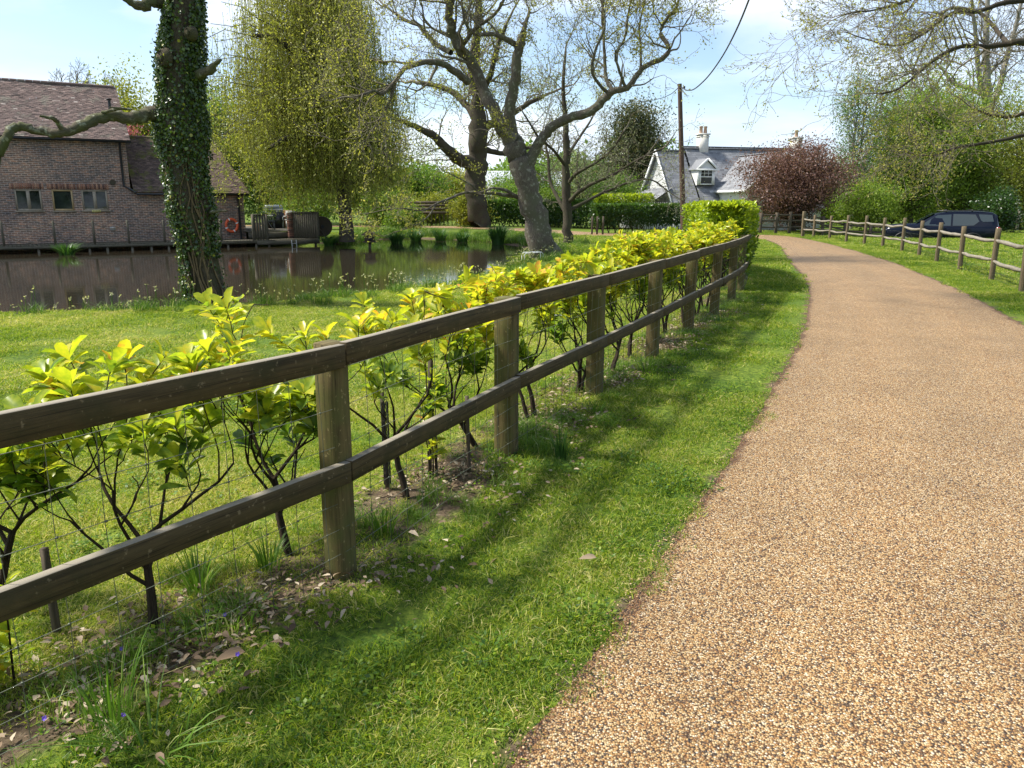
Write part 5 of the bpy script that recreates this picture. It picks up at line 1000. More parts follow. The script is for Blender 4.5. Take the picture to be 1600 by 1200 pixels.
    chair(451, 3.2, M['white'], 'white plastic armchair right of the black barbecue on the patio', 3.3)
    gm = simple('grey_rattan', (.22, .23, .24), .6)
    chair(421, 1.0, gm, 'grey garden chair right of the round table on the patio', 1.4); 
    t = thing('garden_table', 'round pale-topped metal garden table near the front of the patio', 'table', bw(at(413, .9), .9, DT), 0)
    mb = MB(); mb.tube([(0, 0, .70), (0, 0, .73)], .45, 24); mb.build('table_top', M['white'], t)
    for k in range(4): a = k*1.57+.4; mb = MB(); mb.tube([(math.cos(a)*.15, math.sin(a)*.15, .70), (math.cos(a)*.22, math.sin(a)*.22, .35), (math.cos(a)*.42, math.sin(a)*.42, 0)], .014, 6); mb.build('leg', M['alu'], t)
    t = thing('potted_plant', 'bright yellow-green potted plant at the left corner of the patio', 'plant', bw(at(400, 0), 0, DT)); mb = MB(); mb.tube([(0, 0, 0), (0, 0, .4)], [.16, .22], 14); mb.build('pot', simple('terracotta', (.3, .14, .08)), t)
    g = np.random.default_rng(3); n = 900; mb = MB(); add_leaves(mb, g.normal(0, 1, (n, 3))*[.45, .3, .20]+[0, 0, .85], rdir(g, n), rdir(g, n), .09, .04, g.uniform(.4, 1, n)); mb.build('foliage', M['springleaf'], t)
    t = thing('wooden_crate', 'orange-brown wooden box behind the white chair', 'box', bw(at(446, 4.4), 4.4, DT), BA); mb = MB(); mb.box((0, 0, .45), (.8, .5, .9)); mb.box((0, 0, .92), (.9, .56, .06)); mb.build('box', simple('orange_wood', (.42, .2, .09)), t)
    # life ring on the low wall
    x, z = bl(361, 352); t = thing('life_ring', 'orange life ring hanging on the low brick wall beside the downpipe', 'life ring', bw(x, -.1, z), BA); mb = MB(); a = np.linspace(0, 2*math.pi, 25); mb.tube([(math.cos(q)*.27, -.05, math.sin(q)*.30) for q in a], .065, 8, caps=False); mb.build('ring', simple('orange_plastic', (.75, .12, .04), .45), t, True)
    mb = MB()
    for q in (0.4, 1.97, 3.54, 5.11): mb.tube([(math.cos(q+s)*.27, -.05, math.sin(q+s)*.30) for s in (-.1, 0, .1)], .071, 8)
    mb.build('band', M['white'], t, True)
    x, z = bl(355, 352); 
    # leaning round wooden wheel
    c = P(503, 354, 40.3); t = thing('wooden_wheel', 'dark round wooden wheel standing on edge at the right end of the patio', 'wooden wheel', c, .5)
    mb = MB(); mb.tube([(0, -.12, 0), (0, -.08, 0), (0, .16, 0), (0, .2, 0)], [.50, .52, .52, .50], 26); mb.build('disc', M['oldwood'], t)
    mb = MB(); mb.tube([(0, -.16, 0), (0, -.12, 0)], .09, 12); mb.build('hub', M['black'], t)
    mb = MB(); mb.beam((-.42, -.3, .2), (.15, -.32, -.62), .06, .05); mb.build('prop', M['greywood'], t)
    # duck house
    b = G(578, 387, WZ); t = thing('duck_house', 'small wooden duck house with pitched roof on a post in the pond', 'duck house', b, .3)
    mb = MB(); mb.beam((0, 0, -.6), (0, 0, .25), .12, .12, up=(0, 1, 0)); mb.build('post', M['oldwood'], t); mb = MB(); mb.box((0, 0, .27), (.62, .5, .04)); mb.box((0, 0, .44), (.44, .4, .32)); mb.build('box', M['oldwood'], t)
    mb = MB(); mb.add([(-.36, -.34, .58), (.36, -.34, .58), (.36, .34, .58), (-.36, .34, .58), (-.1, 0, .80), (.1, 0, .80)], [(0, 1, 5, 4), (2, 3, 4, 5)]); mb.add([(-.36, -.34, .58), (-.36, .34, .58), (-.1, 0, .80), (.36, -.34, .58), (.36, .34, .58), (.1, 0, .80)], [(0, 2, 1), (3, 4, 5)]); mb.build('roof', M['cleft_post'], t)
    mb = MB(); mb.box((0, -.202, .42), (.14, .01, .2)); mb.build('opening', M['black'], t)
M['rope'] = simple('weathered_rope', (.16, .13, .09), .9); M['alu'] = simple('dull_aluminium', (.45, .46, .45), .4, .5, .6)
build_deck()
CO = (10.3, 50.0); CA = R(14); CE = (math.cos(CA), math.sin(CA)); CN = (-math.sin(CA), math.cos(CA))
def cw(x, y, z=0): return (CO[0]+CE[0]*x+CN[0]*y, CO[1]+CE[1]*x+CN[1]*y, z)
def build_cottage():
    root = thing('white_cottage', 'white cottage with grey slate roof and dormer window at the end of the drive', 'cottage', (*CO, 0), CA)
    sl = lambda a, b: math.hypot(a, b)
    W = 10.8; mb = MB()
    def wq(q, uv): mb.add(q, [tuple(range(len(q)))], None, uv)
    wq([(0.15, .25, 0), (W, .25, 0), (W, .25, 1.6), (0.15, .25, 1.6)], [(0, 0), (W, 0), (W, 1.6), (0, 1.6)])
    for x in (.15, W): wq([(x, .25, 0), (x, .25, 1.55), (x, 3, 5.0), (x, 5.75, 1.55), (x, 5.75, 0)], [(0, 0), (0, 1.55), (2.75, 5), (5.5, 1.55), (5.5, 0)])
    wq([(0.15, 5.75, 0), (W, 5.75, 0), (W, 5.75, 1.6), (0.15, 5.75, 1.6)], [(0, 0), (W, 0), (W, 1.6), (0, 1.6)])
    # projecting wing
    wq([(3.4, .3, 0), (3.4, -2.9, 0), (3.4, -2.9, 2.5), (3.4, .9, 2.5)], [(0, 0), (3.2, 0), (3.2, 2.5), (0, 2.5)]); wq([(8.2, .3, 0), (8.2, -2.9, 0), (8.2, -2.9, 2.5), (8.2, .9, 2.5)], [(0, 0), (3.2, 0), (3.2, 2.5), (0, 2.5)])
    wq([(3.4, -2.9, 0), (8.2, -2.9, 0), (8.2, -2.9, 2.5), (5.8, -2.9, 4.45), (3.4, -2.9, 2.5)], [(0, 0), (4.8, 0), (4.8, 2.5), (2.4, 4.45), (0, 2.5)])
    mb.build('wall', M['board'], root)
    mb = MB(); tiles(mb, (-.1, 0, 1.28), (1, 0, 0), (0, 3.02, 3.72), 2.0, sl(3.02, 3.72), .28, .16, .008, 21, wav=.0); tiles(mb, (1.98, -.01, 1.29), (1, 0, 0), (0, 3.02, 3.87), W-1.88, sl(3.02, 3.87), .28, .16, .008, 22, wav=.0)
    tiles(mb, (W+.1, 6.05, 1.36), (-1, 0, 0), (0, -3.05, 3.95), W-1.8, sl(3.05, 3.95), .28, .16, .008, 23, wav=.0); tiles(mb, (1.9, 6.02, 1.28), (-1, 0, 0), (0, -3.02, 3.72), 2.0, sl(3.02, 3.72), .28, .16, .008, 24, wav=.0)
    mb.beam((-.12, 3, 5.03), (1.9, 3, 5.03), .2, .06); mb.beam((1.95, 3, 5.19), (W+.15, 3, 5.19), .2, .06); mb.build('roof', M['slate'], root)
    mb = MB(); v = sl(2.75, 2.2)
    # left slope of the wing, running back into the main roof
    tiles(mb, (3.1, 2.45, 2.42), (0, -1, 0), (2.7, 0, 2.25), 5.55, sl(2.7, 2.25), .28, .16, .008, 25, lambda q: (np.clip(1.62-(q/sl(2.7, 2.25))*1.75, 0, 9), np.full_like(q, 5.55)), wav=0)
    tiles(mb, (8.5, -3.1, 2.42), (0, 1, 0), (-2.7, 0, 2.25), 5.55, sl(2.7, 2.25), .28, .16, .008, 26, lambda q: (np.zeros_like(q), 5.55-np.clip(1.62-(q/sl(2.7, 2.25))*1.75, 0, 9)), wav=0)
    mb.beam((5.8, 2.5, 4.70), (5.8, -3.12, 4.70), .2, .06); mb.build('wing_roof', M['slate'], root)
    # lean-to left of the gable
    mb = MB(); mb.add([(-1.7, 1.0, 0), (.1, 1.0, 0), (.1, 1.0, 1.7), (-1.7, 1.0, 1.2), (-1.7, 5, 0), (-1.7, 5, 1.2)], [(0, 1, 2, 3), (4, 0, 3, 5)]); mb.build('lean_to_wall', M['board'], root)
    mb = MB(); tiles(mb, (-1.9, .8, 1.25), (0, 1, 0), (2.05, 0, 1.35), 5.0, sl(2.05, 1.35), .28, .16, .008, 27, wav=0); mb2 = mb
    o = mb.build('lean_to_roof', M['slate'], root)
    # flip so the slates face out
    mb = MB()
    for (a, b) in (((-.13, -.1, 1.2), (-.13, 3.0, 5.0)), ((-.13, 6.1, 1.2), (-.13, 3.0, 5.0))): mb.beam(a, b, .05, .2)
    for (a, b) in (((3.12, -3.13, 2.35), (5.8, -3.13, 4.62)), ((8.48, -3.13, 2.35), (5.8, -3.13, 4.62))): mb.beam(a, b, .05, .18)
    mb.beam((3.1, -3.1, 2.33), (3.1, .8, 2.33), .06, .16); mb.build('bargeboard', M['white'], root)
    # dormer
    dx, dy = 2.55, .92; mb = MB(); w = .62
    mb.box((dx, dy, 3.02), (2*w, .06, .48)); 
    for s in (-1, 1): mb.box((dx+s*(w-.1), dy, 3.28), (.2, .07, 1.0)); mb.add([(dx+s*w, dy, 2.75), (dx+s*w, dy, 3.78), (dx+s*w, dy+1.1, 3.78), (dx+s*w, dy+.15, 2.75)], [(0, 1, 2, 3)])
    mb.add([(dx-w, dy-.01, 3.78), (dx+w, dy-.01, 3.78), (dx, dy-.01, 4.3)], [(0, 1, 2)]); dorm = mb.build('dormer', M['white'], root)
    mb = MB()
    for s in (-1, 1):
        mb.add([(dx+s*(w+.14), dy-.15, 3.72), (dx, dy-.15, 4.42), (dx, dy+2.1, 4.42), (dx+s*(w+.14), dy+1.3, 3.72)], [(0, 1, 2, 3)]); 
    mb.build('dormer_roof', M['slate'], dorm)
    mb = MB()
    for s in (-1, 1): mb.beam((dx+s*(w+.16), dy-.18, 3.70), (dx, dy-.18, 4.40), .05, .12)
    mb.beam((dx-w-.15, dy-.2, 3.72), (dx+w+.15, dy-.2, 3.72), .05, .1); mb.build('dormer_trim', M['white'], dorm)
    mb = MB(); ww = .42
    for s in (-1, 1): mb.box((dx+s*ww, dy-.05, 3.28), (.06, .05, .96))
    for z in (2.82, 3.28, 3.74): mb.box((dx, dy-.05, z), (2*ww-.06, .05, .06))
    for q in (-.14, .14): mb.box((dx+q, dy-.045, 3.51), (.022, .03, .40))
    mb.box((dx, dy-.045, 3.51), (2*ww-.06, .028, .022)); wf = mb.build('window', M['white'], dorm); mb = MB(); mb.quad([(dx-ww, dy-.036, 2.8), (dx+ww, dy-.036, 2.8), (dx+ww, dy-.036, 3.75), (dx-ww, dy-.036, 3.75)]); mb.build('pane', M['glass'], wf)
    for x, zt_, pots in ((3.3, 6.05, (-.16, .16)), (10.35, 5.95, (0,))):
        mb = MB(); mb.box((x, 3.1, (4.6+zt_)/2), (.62, .55, zt_-4.6)); mb.box((x, 3.1, zt_+.04), (.76, .68, .10)); mb.box((x, 3.1, zt_-.12), (.69, .62, .06)); ch = mb.build('chimney', simple('painted_brick', (.62, .60, .54), .8, .2, 0, .1, 10, .2), root)
        for p in pots: mb = MB(); mb.tube([(x+p, 3.1, zt_+.08), (x+p, 3.1, zt_+.45), (x+p, 3.1, zt_+.47), (x+p, 3.1, zt_+.56)], [.13, .10, .125, .12], 12); mb.build('chimney_pot', simple('clay_pot', (.48, .32, .22), .8), ch)
    for x0, x1, z0, z1, y in ((4.4, 5.2, .9, 2.0, -2.93), (6.3, 7.2, 0, 2.05, -2.93), (9.0, 9.9, .6, 1.35, .22)):
        mb = MB(); 
        for q in (x0, x1): mb.box((q, y, (z0+z1)/2), (.07, .06, z1-z0))
        for q in (z0, z1, (z0+z1)/2): mb.box(((x0+x1)/2, y, q), (x1-x0-.07, .055, .06))
        f = mb.build('window', M['white'], root); mb = MB(); mb.quad([(x0, y+.01, z0), (x1, y+.01, z0), (x1, y+.01, z1), (x0, y+.01, z1)]); mb.build('pane', M['glass'], f)
build_cottage()
def build_distant_house():
    root = thing('distant_house', 'pale grey roof of a distant low house seen behind the leaning oak trunk', 'house', (*at_px(800, 98), 1.0), .1)
    mb = MB(); mb.box((0, 2.5, 1.4), (13, 5, 2.8)); mb.build('wall', M['board'], root); mb = MB(); mb.add([(-6.8, -.3, 2.7), (6.8, -.3, 2.7), (6.8, 2.5, 4.6), (-6.8, 2.5, 4.6), (-6.8, 5.3, 2.7), (6.8, 5.3, 2.7)], [(0, 1, 2, 3), (3, 2, 5, 4)]); mb.build('roof', simple('pale_roof', (.36, .38, .41), .7), root)
build_distant_house()
def pole():
    b = P(1068, 365, 41.5); b = (b[0], b[1], 0); t = P(1062, 131, 41.5)
    root = thing('utility_pole', 'dark brown leaning wooden utility pole in front of the cottage', 'utility pole', b); mb = MB()
    dxp = t[0]-b[0]; mb.tube([(-.04*dxp, 0, -.3), (dxp*.3, 0, t[2]*.3), (dxp*.7, 0, t[2]*.7), (dxp, 0, t[2])], [.145, .135, .12, .105], 14); mb.build('pole', M['oldpole'], root, True)
    mb = MB(); mb.tube([(t[0]-b[0]+.1, -.02, t[2]-.2), (t[0]-b[0]+.25, -.05, t[2]-.17)], .018, 6); mb.tube([(t[0]-b[0]+.24, -.05, t[2]-.26), (t[0]-b[0]+.24, -.05, t[2]-.12)], [.04, .05], 8); mb.build('bracket', M['black'], root)
    q = [P(*a) for a in ((1066, 137, 41.5), (1073, 141, 39.5), (1083, 140, 37.5), (1095, 131, 34.5), (1110, 115, 31.5), (1130, 86, 28), (1150, 48, 24.6), (1170, 0, 21.5), (1190, -60, 19), (1225, -200, 15))]
    q = smooth_limb([np.array(a) for a in q], [.02]*len(q), 4)[0]; mb = MB(); mb.tube(q, .026, 6); tag(mb.build('overhead_cable', M['black'], None), 'black overhead cable sagging from the utility pole up out of the top of the picture', 'cable')
    q = [P(*a) for a in ((1060, 137, 41.5), (1050, 146, 44), (1038, 152, 47), (1015, 158, 52), (980, 160, 60))]; mb = MB(); mb.tube(q, .02, 5); tag(mb.build('overhead_cable', M['black'], None), 'thin overhead wire running left from the utility pole into the evergreen tree', 'cable')
M['oldpole'] = wood('pole_wood', (.035, .022, .016), (.09, .055, .04), (.07, .05, .035), moss=.6)
pole()
def slat_fence():
    t = thing('slatted_garden_fence', 'brown slatted garden fence across the pond left of the thick oak trunk', 'fence', (*at_px(683, 58), 0), .05); rng = random.Random(1)
    for z in (.95, 1.2, 1.45, 1.68): mb = MB(); mb.beam((-2.2, 0, z), (2.0, 0, z+rng.uniform(-.03, .03)), .03, .19); mb.build('board', M['oldwood'], t)
    for k in range(15): mb = MB(); mb.beam((-2.2+k*.3, .04, -.1), (-2.2+k*.3, .04, .9 if k % 5 else 1.8), .07, .05, up=(0, 1, 0)); mb.build('post', M['oldwood'], t)
    t = thing('picket_fence', 'short dark picket fence section left of the cottage above the hedge', 'fence', (*at_px(1031, 47.5), 0), .1)
    mb = MB(); mb.box((0, 0, 1.25), (1.5, .03, .5)); mb.build('panel', M['black'], t)
    for k in range(13): mb = MB(); mb.box((-.72+k*.12, -.025, 1.05), (.075, .02, 1.28)); mb.build('picket', M['black'], t)
    for x in (925, 933, 942):
        b = at_px(x, 41.0); s = thing('hedge_stake', {925: 'left of three dark stakes at the near end of the boundary hedge', 933: 'middle of three dark stakes at the near end of the boundary hedge', 942: 'right of three dark stakes at the near end of the boundary hedge'}[x], 'stake', (*b, 0), group='dark stakes at the hedge end'); mb = MB(); mb.beam((0, 0, -.2), (.02, 0, .95), .09, .09, 3, .002, rng, up=(0, 1, 0)); mb.build('post', M['oldwood'], s)
    c = P(834, 399, 23.2); t = thing('white_hoop_rail', 'small white tubular metal rail at the water edge by the leaning oak', 'rail', (c[0], c[1], hz(c[0], c[1])), .2); z0 = c[2]-hz(c[0], c[1])
    for yy in (0, .35):
        mb = MB(); mb.tube([(-.28, yy, -.1), (-.29, yy, z0), (-.24, yy, z0+.07), (.24, yy, z0+.09), (.29, yy, z0+.03), (.29, yy, -.1)], .014, 6); mb.build('hoop', M['white'], t, True)
slat_fence()
# ------------------------------------------------------------------ parked car
def build_car():
    L, Wd = 4.97, 1.0; c = P(1464, 372, 38.6); base = (c[0], c[1], hz(c[0], c[1])+.02); view = math.atan2(c[1], c[0]); rz = view+math.pi/2+.10  # local +x = forward (picture left)
    root = thing('parked_car', 'dark navy blue estate 4x4 parked on the grass behind the cleft fence', 'car', base, rz)
    pm, N, Lk, b = mat_base('navy_car_paint', .16, .28); b.inputs['Base Color'].default_value = (.003, .005, .013, 1); b.inputs['Metallic'].default_value = 0; b.inputs['Coat Weight'].default_value = .0; b.inputs['Coat Roughness'].default_value = .04
    dk = simple('car_trim', (.012, .012, .013), .5, .4, 0, .1, 5, 0); gl = M['carglass']
    # sections: x, z bottom, z shoulder, z top, half width shoulder, half width top
    S = [(2.48, .55, .86, .98, .70, .55), (2.42, .42, .93, 1.07, .84, .66), (2.2, .34, 1.02, 1.16, .93, .76), (1.7, .32, 1.06, 1.21, .97, .82), (1.15, .32, 1.08, 1.24, .985, .84), (.98, .32, 1.09, 1.26, .99, .84), (.55, .32, 1.08, 1.52, .99, .75), (.22, .32, 1.09, 1.72, .99, .71), (-.2, .32, 1.09, 1.80, .99, .70), (-1.0, .32, 1.10, 1.83, .99, .70), (-1.7, .32, 1.11, 1.82, .985, .69), (-2.12, .36, 1.12, 1.78, .97, .67), (-2.33, .40, 1.12, 1.66, .94, .66), (-2.44, .46, 1.06, 1.22, .90, .74), (-2.48, .56, .96, 1.05, .84, .74)]
    mb = MB(); V = []; n = 14
    for x, zb, zs, zt_, ws, wt in S:
        h = [(-wt*.55, zt_+.012), (-wt*.93, zt_-.015), (-(wt*.985), zt_-.06), (-(ws*.965), zs+.03), (-ws, zs-.10), (-ws*1.005, (zs+zb)/2), (-ws*.96, zb+.04)]
        ring = h+[(-a, z) for a, z in h[::-1]]; V += [(x, y, z) for y, z in ring]
    k = len(ring); F = [(i*k+j, i*k+(j+1) % k, (i+1)*k+(j+1) % k, (i+1)*k+j) for i in range(len(S)-1) for j in range(k)]; mb.add(V, F); mb.add(V[:k], [tuple(range(k))]); mb.add(V[-k:], [tuple(range(k))[::-1]])
    mb.build('body', pm, root, True)
    def sidey(x, z, s, o=.012):
        xs = np.array([q[0] for q in S[::-1]]); f = lambda i: np.interp(x, xs, np.array([q[i] for q in S[::-1]])); zs, zt_, ws, wt = f(2), f(3), f(4), f(5)
        t = np.clip((z-(zs+.03))/((zt_-.06)-(zs+.03)+1e-6), 0, 1); return s*((ws*.965)*(1-t)+(wt*.985)*t+o)
    for s in (-1, 1):
        for nm, pl in (('front_side_window', [(.86, 1.15), (-.42, 1.15), (-.42, 1.68), (.16, 1.64), (.45, 1.46)]), ('rear_side_window', [(-.50, 1.15), (-1.38, 1.17), (-1.60, 1.36), (-1.42, 1.68), (-.50, 1.70)]), ('quarter_window', [(-1.66, 1.42), (-1.75, 1.34), (-2.20, 1.36), (-2.12, 1.66), (-1.55, 1.69)])):
            mb = MB(); q = [(x, sidey(x, z, s), z) for x, z in pl]; mb.quad(q); mb.build(nm, gl, root)
    mb = MB(); mb.quad([(1.02, -.78, 1.225), (1.02, .78, 1.225), (.27, .66, 1.71), (.27, -.66, 1.71)]); o = mb.build('windscreen', gl, root); o.location = (.035, 0, .03)
    mb = MB(); mb.quad([(-2.445, -.62, 1.26), (-2.445, .62, 1.26), (-2.36, .6, 1.62), (-2.36, -.6, 1.62)]); o = mb.build('rear_window', gl, root); o.location = (-.02, 0, 0)
    for x in (1.55, -1.38):
        for s in (-1, 1):
            a = np.linspace(0, math.pi, 13); mb = MB(); mb.tube([(x+math.cos(q)*.43, s*.985, .38+math.sin(q)*.43) for q in a], .035, 6); mb.build('wheel_arch', dk, root)
            mb = MB(); mb.tube([(x, s*.80, .38), (x, s*.83, .38), (x, s*.985, .38), (x, s*1.0, .38)], [.36, .385, .385, .35], 28); wh = mb.build('wheel', M['tyre'], root, True)
            mb = MB(); mb.tube([(x, s*.99, .38), (x, s*1.008, .38)], [.26, .25], 24)
            for j in range(5): q = j*1.2566; mb.beam((x+math.cos(q)*.05, s*1.012, .38+math.sin(q)*.05), (x+math.cos(q)*.24, s*1.012, .38+math.sin(q)*.24), .05, .02, up=(0, 1, 0))
            mb.build('rim', M['alu'], wh)
            
    for s in (-1, 1):
        mb = MB(); mb.box((2.35, s*.66, .88), (.16, .36, .13), rz=-s*.35); mb.build('headlight', M['lampglass'], root)
        mb = MB(); mb.box((-2.40, s*.86, 1.02), (.14, .16, .17)); mb.build('tail_light', M['redlamp'], root)
        mb = MB(); mb.box((.80, s*1.08, 1.20), (.13, .20, .15)); mb.build('mirror', dk, root)
        mb = MB(); mb.beam((.1, s*.66, 1.84), (-1.9, s*.66, 1.86), .04, .03, 4); mb.build('roof_rail', dk, root)
        mb = MB(); mb.beam((1.05, s*.99, .40), (-.9, s*.99, .40), .03, .12); mb.build('sill', dk, root)
        for x in (-.15, -1.15): mb = MB(); mb.box((x, s*1.0, 1.02), (.20, .03, .03)); mb.build('door_handle', pm, root)
    mb = MB(); mb.box((2.44, 0, .74), (.08, .9, .16)); mb.build('grille', dk, root)
    for x in (-.2, -1.3): mb = MB(); mb.beam((x, -.66, 1.88), (x, .66, 1.88), .05, .04); mb.build('roof_bar', dk, root)
def cg():
    m, N, L, b = mat_base('tinted_car_glass', .03, .8); b.inputs['Base Color'].default_value = (.02, .03, .032, 1); return m
M['carglass'] = cg(); M['tyre'] = simple('tyre_rubber', (.02, .02, .02), .8, .2, 0, .2, 10, .1); M['lampglass'] = simple('clear_lamp', (.6, .62, .65), .1, .8, 0, .05, 5, 0); M['redlamp'] = simple('red_lamp', (.30, .01, .01), .15, .7, 0, .05, 5, 0)
build_car()
# ------------------------------------------------------------------ waterside and ground plants
def blade_clump(name, label, base, n, h, w, spread, seed, mat, arch=.5, cat='plant', group=None, tipcol=None, z=None):
    g = np.random.default_rng(seed); root_z = hz(base[0], base[1]) if z is None else z; K = 5
    a = g.uniform(0, 6.283, n); r = spread*.35*np.sqrt(g.uniform(0, 1, n)); H = h*g.uniform(.55, 1.1, n); out = spread*g.uniform(.2, 1.2, n)*arch*2
    t = np.linspace(0, 1, K); bx = np.cos(a)*r; by = np.sin(a)*r; cx = bx[:, None]+np.cos(a)[:, None]*out[:, None]*t**2; cy = by[:, None]+np.sin(a)[:, None]*out[:, None]*t**2; cz = H[:, None]*(t-arch*.45*t**3)
    ww = w*np.array([.7, 1, .9, .6, .05]); sx = -np.sin(a+g.normal(0, .6, n)); sy = np.cos(a)
    Lf = np.stack([cx-sx[:, None]*ww/2, cy-sy[:, None]*ww/2, cz], -1); Rt = np.stack([cx+sx[:, None]*ww/2, cy+sy[:, None]*ww/2, cz], -1); V = np.stack([Lf, Rt], 2).reshape(-1, 3)
    i = (np.arange(n)*K*2)[:, None, None]; k = (np.arange(K-1)*2)[None, :, None]; F = (i+k+np.array([0, 1, 3, 2])[None, None]).reshape(-1, 4)
    tn = np.repeat(np.clip(g.normal(.45, .2, n), 0, 1), K*2); mb = MB(); mb.add(V, F, tn); o = mb.build(name, mat, None, True); o.location = (base[0], base[1], root_z-.01); tag(o, label, cat, group); return o
blade_clump('iris_clump', 'large bright green iris clump at the far water edge left of the leaning oak', G(778, 382, WZ)[:2], 420, 1.05, .035, .85, 1, M['reed'], .25, z=WZ)
for i, (x, y, hh, lab) in enumerate([(650, 377, .7, 'low reed clump on the far water edge below the slatted fence'), (688, 376, .75, 'low reed clump on the far water edge left of the thick oak trunk'), (722, 378, .65, 'low reed clump on the far water edge below the thick oak trunk'), (620, 380, .7, 'low reed clump on the far water edge right of the duck house'), (826, 384, .5, 'low reed clump just left of the leaning oak base'), (105, 398, .55, 'reed clump rising from the water below the barn walkway'), (515, 384, .6, 'leafy waterside clump under the round wooden wheel')]):
    p = G(x, y, WZ); blade_clump('reed_clump', lab, p[:2], 200, hh, .03, .8, 20+i, M['reed'], .3, z=WZ, group='reed clumps along the pond')
for i, (x, y, n, hh, sp, lab) in enumerate([(238, 1185, 26, .24, .28, 'arching daffodil leaves in the near left corner of the verge'), (876, 722, 60, .26, .10, 'upright dark daffodil leaf tuft on the verge right of the second post'), (1010, 590, 50, .22, .25, 'daffodil leaf tuft at the foot of the fourth fence post'), (1128, 505, 60, .25, .3, 'leafy daffodil tuft by the sixth fence post'), (930, 650, 30, .16, .15, 'small pale leaf tuft at the foot of the third fence post'), (175, 1140, 40, .34, .2, 'tall thin grass tuft left of the daffodil leaves in the near corner'), (640, 690, 60, .22, .2, 'bushy grass tuft behind the plastic tree guard'), (310, 930, 70, .22, .16, 'fresh grass tuft beside the leftmost laurel stem'), (420, 890, 60, .2, .15, 'grass tuft left of the forked laurel stem'), (600, 830, 50, .2, .15, 'grass tuft right of the nearest fence post')]):
    p = G(x, y); blade_clump('leaf_tuft', lab, p[:2], n, hh, .006, sp, 60+i, M['reed'] if i in (1, 3) else M['grass_long'], .55 if i in (0,) else .3, 'plant', group='tufts along the timber fence')
def grass_patch(name, n, rad, h, w, seed, tone, ts, lean=.5):
    g = np.random.default_rng(seed); a = g.uniform(0, 6.283, n); r = rad*np.sqrt(g.uniform(0, 1, n)); b = np.stack([np.cos(a)*r, np.sin(a)*r, np.full(n, -.006)], 1); H = h*g.uniform(.4, 1.25, n)
    d = np.stack([g.normal(0, lean, n), g.normal(0, lean, n), np.ones(n)], 1); d /= np.linalg.norm(d, axis=1, keepdims=True); s = np.cross(d, rdir(g, n)); s /= np.linalg.norm(s, axis=1, keepdims=True)
    mid = b+d*(H*.55)[:, None]; tip = b+d*H[:, None]+np.stack([g.normal(0, .35, n)*H, g.normal(0, .35, n)*H, -.12*H], 1); W = (w*g.uniform(.7, 1.3, n))[:, None]
    V = np.stack([b-s*W/2, b+s*W/2, mid+s*W*.4, mid-s*W*.4, tip], 1).reshape(-1, 3); i = np.arange(n)[:, None]*5; mb = MB(); tn = np.repeat(np.clip(g.normal(tone, ts, n), 0, 1), 5)
    mb.add(V, i+np.array([[0, 1, 2, 3]]), tn); mb.add(V, i+np.array([[3, 2, 4]]), tn); o = mb.build(name, M['grass'], None, uvs=False); COL.objects.unlink(o); return o
def scatter(name, label, pts, srcs, seed, smin=.8, smax=1.2, cat='grass', kind='stuff'):
    c = bpy.data.collections.new(name+'_sources')
    for s in srcs: c.objects.link(s)
    me = bpy.data.meshes.new(name); me.from_pydata([tuple(p) for p in pts], [], []); o = bpy.data.objects.new(name, me); COL.objects.link(o)
    nt = bpy.data.node_groups.new(name, 'GeometryNodeTree'); nt.interface.new_socket('Geometry', in_out='INPUT', socket_type='NodeSocketGeometry'); nt.interface.new_socket('Geometry', in_out='OUTPUT', socket_type='NodeSocketGeometry')
    N, L = nt.nodes, nt.links; gi, go = N.new('NodeGroupInput'), N.new('NodeGroupOutput'); ip = N.new('GeometryNodeInstanceOnPoints'); ci = N.new('GeometryNodeCollectionInfo'); ci.inputs['Collection'].default_value = c; ci.inputs['Separate Children'].default_value = True; ci.inputs['Reset Children'].default_value = True
    L.new(gi.outputs[0], ip.inputs['Points']); L.new(ci.outputs[0], ip.inputs['Instance']); ip.inputs['Pick Instance'].default_value = True
    rv = N.new('FunctionNodeRandomValue'); rv.data_type = 'FLOAT_VECTOR'; rv.inputs[0].default_value = (-.08, -.08, 0); rv.inputs[1].default_value = (.08, .08, 6.283); L.new(rv.outputs[0], ip.inputs['Rotation'])
    rs = N.new('FunctionNodeRandomValue'); rs.data_type = 'FLOAT'; rs.inputs[2].default_value = smin; rs.inputs[3].default_value = smax; rs.inputs['Seed'].default_value = seed; L.new(rs.outputs[1], ip.inputs['Scale']); L.new(ip.outputs[0], go.inputs[0])
    m = o.modifiers.new('scatter', 'NODES'); m.node_group = nt; tag(o, label, cat, kind=kind); return o
def field(g, dens, y0, y1, x0=-60, x1=40, roadgap=.05, wl=.25):
    A = (x1-x0)*(y1-y0); n = int(A*dens); x = g.uniform(x0, x1, n); y = g.uniform(y0, y1, n); k = (np.abs(x) < .75*y+1.3) & ~inpoly(x, y, ROADPOLY); x, y = x[k], y[k]
    k = (dpoly(x, y, ROADPOLY) > roadgap); x, y = x[k], y[k]; ins = inpoly(x, y, SHORE); k = ~ins & (dpoly(x, y, SHORE) > wl); x, y = x[k], y[k]
    return x, y
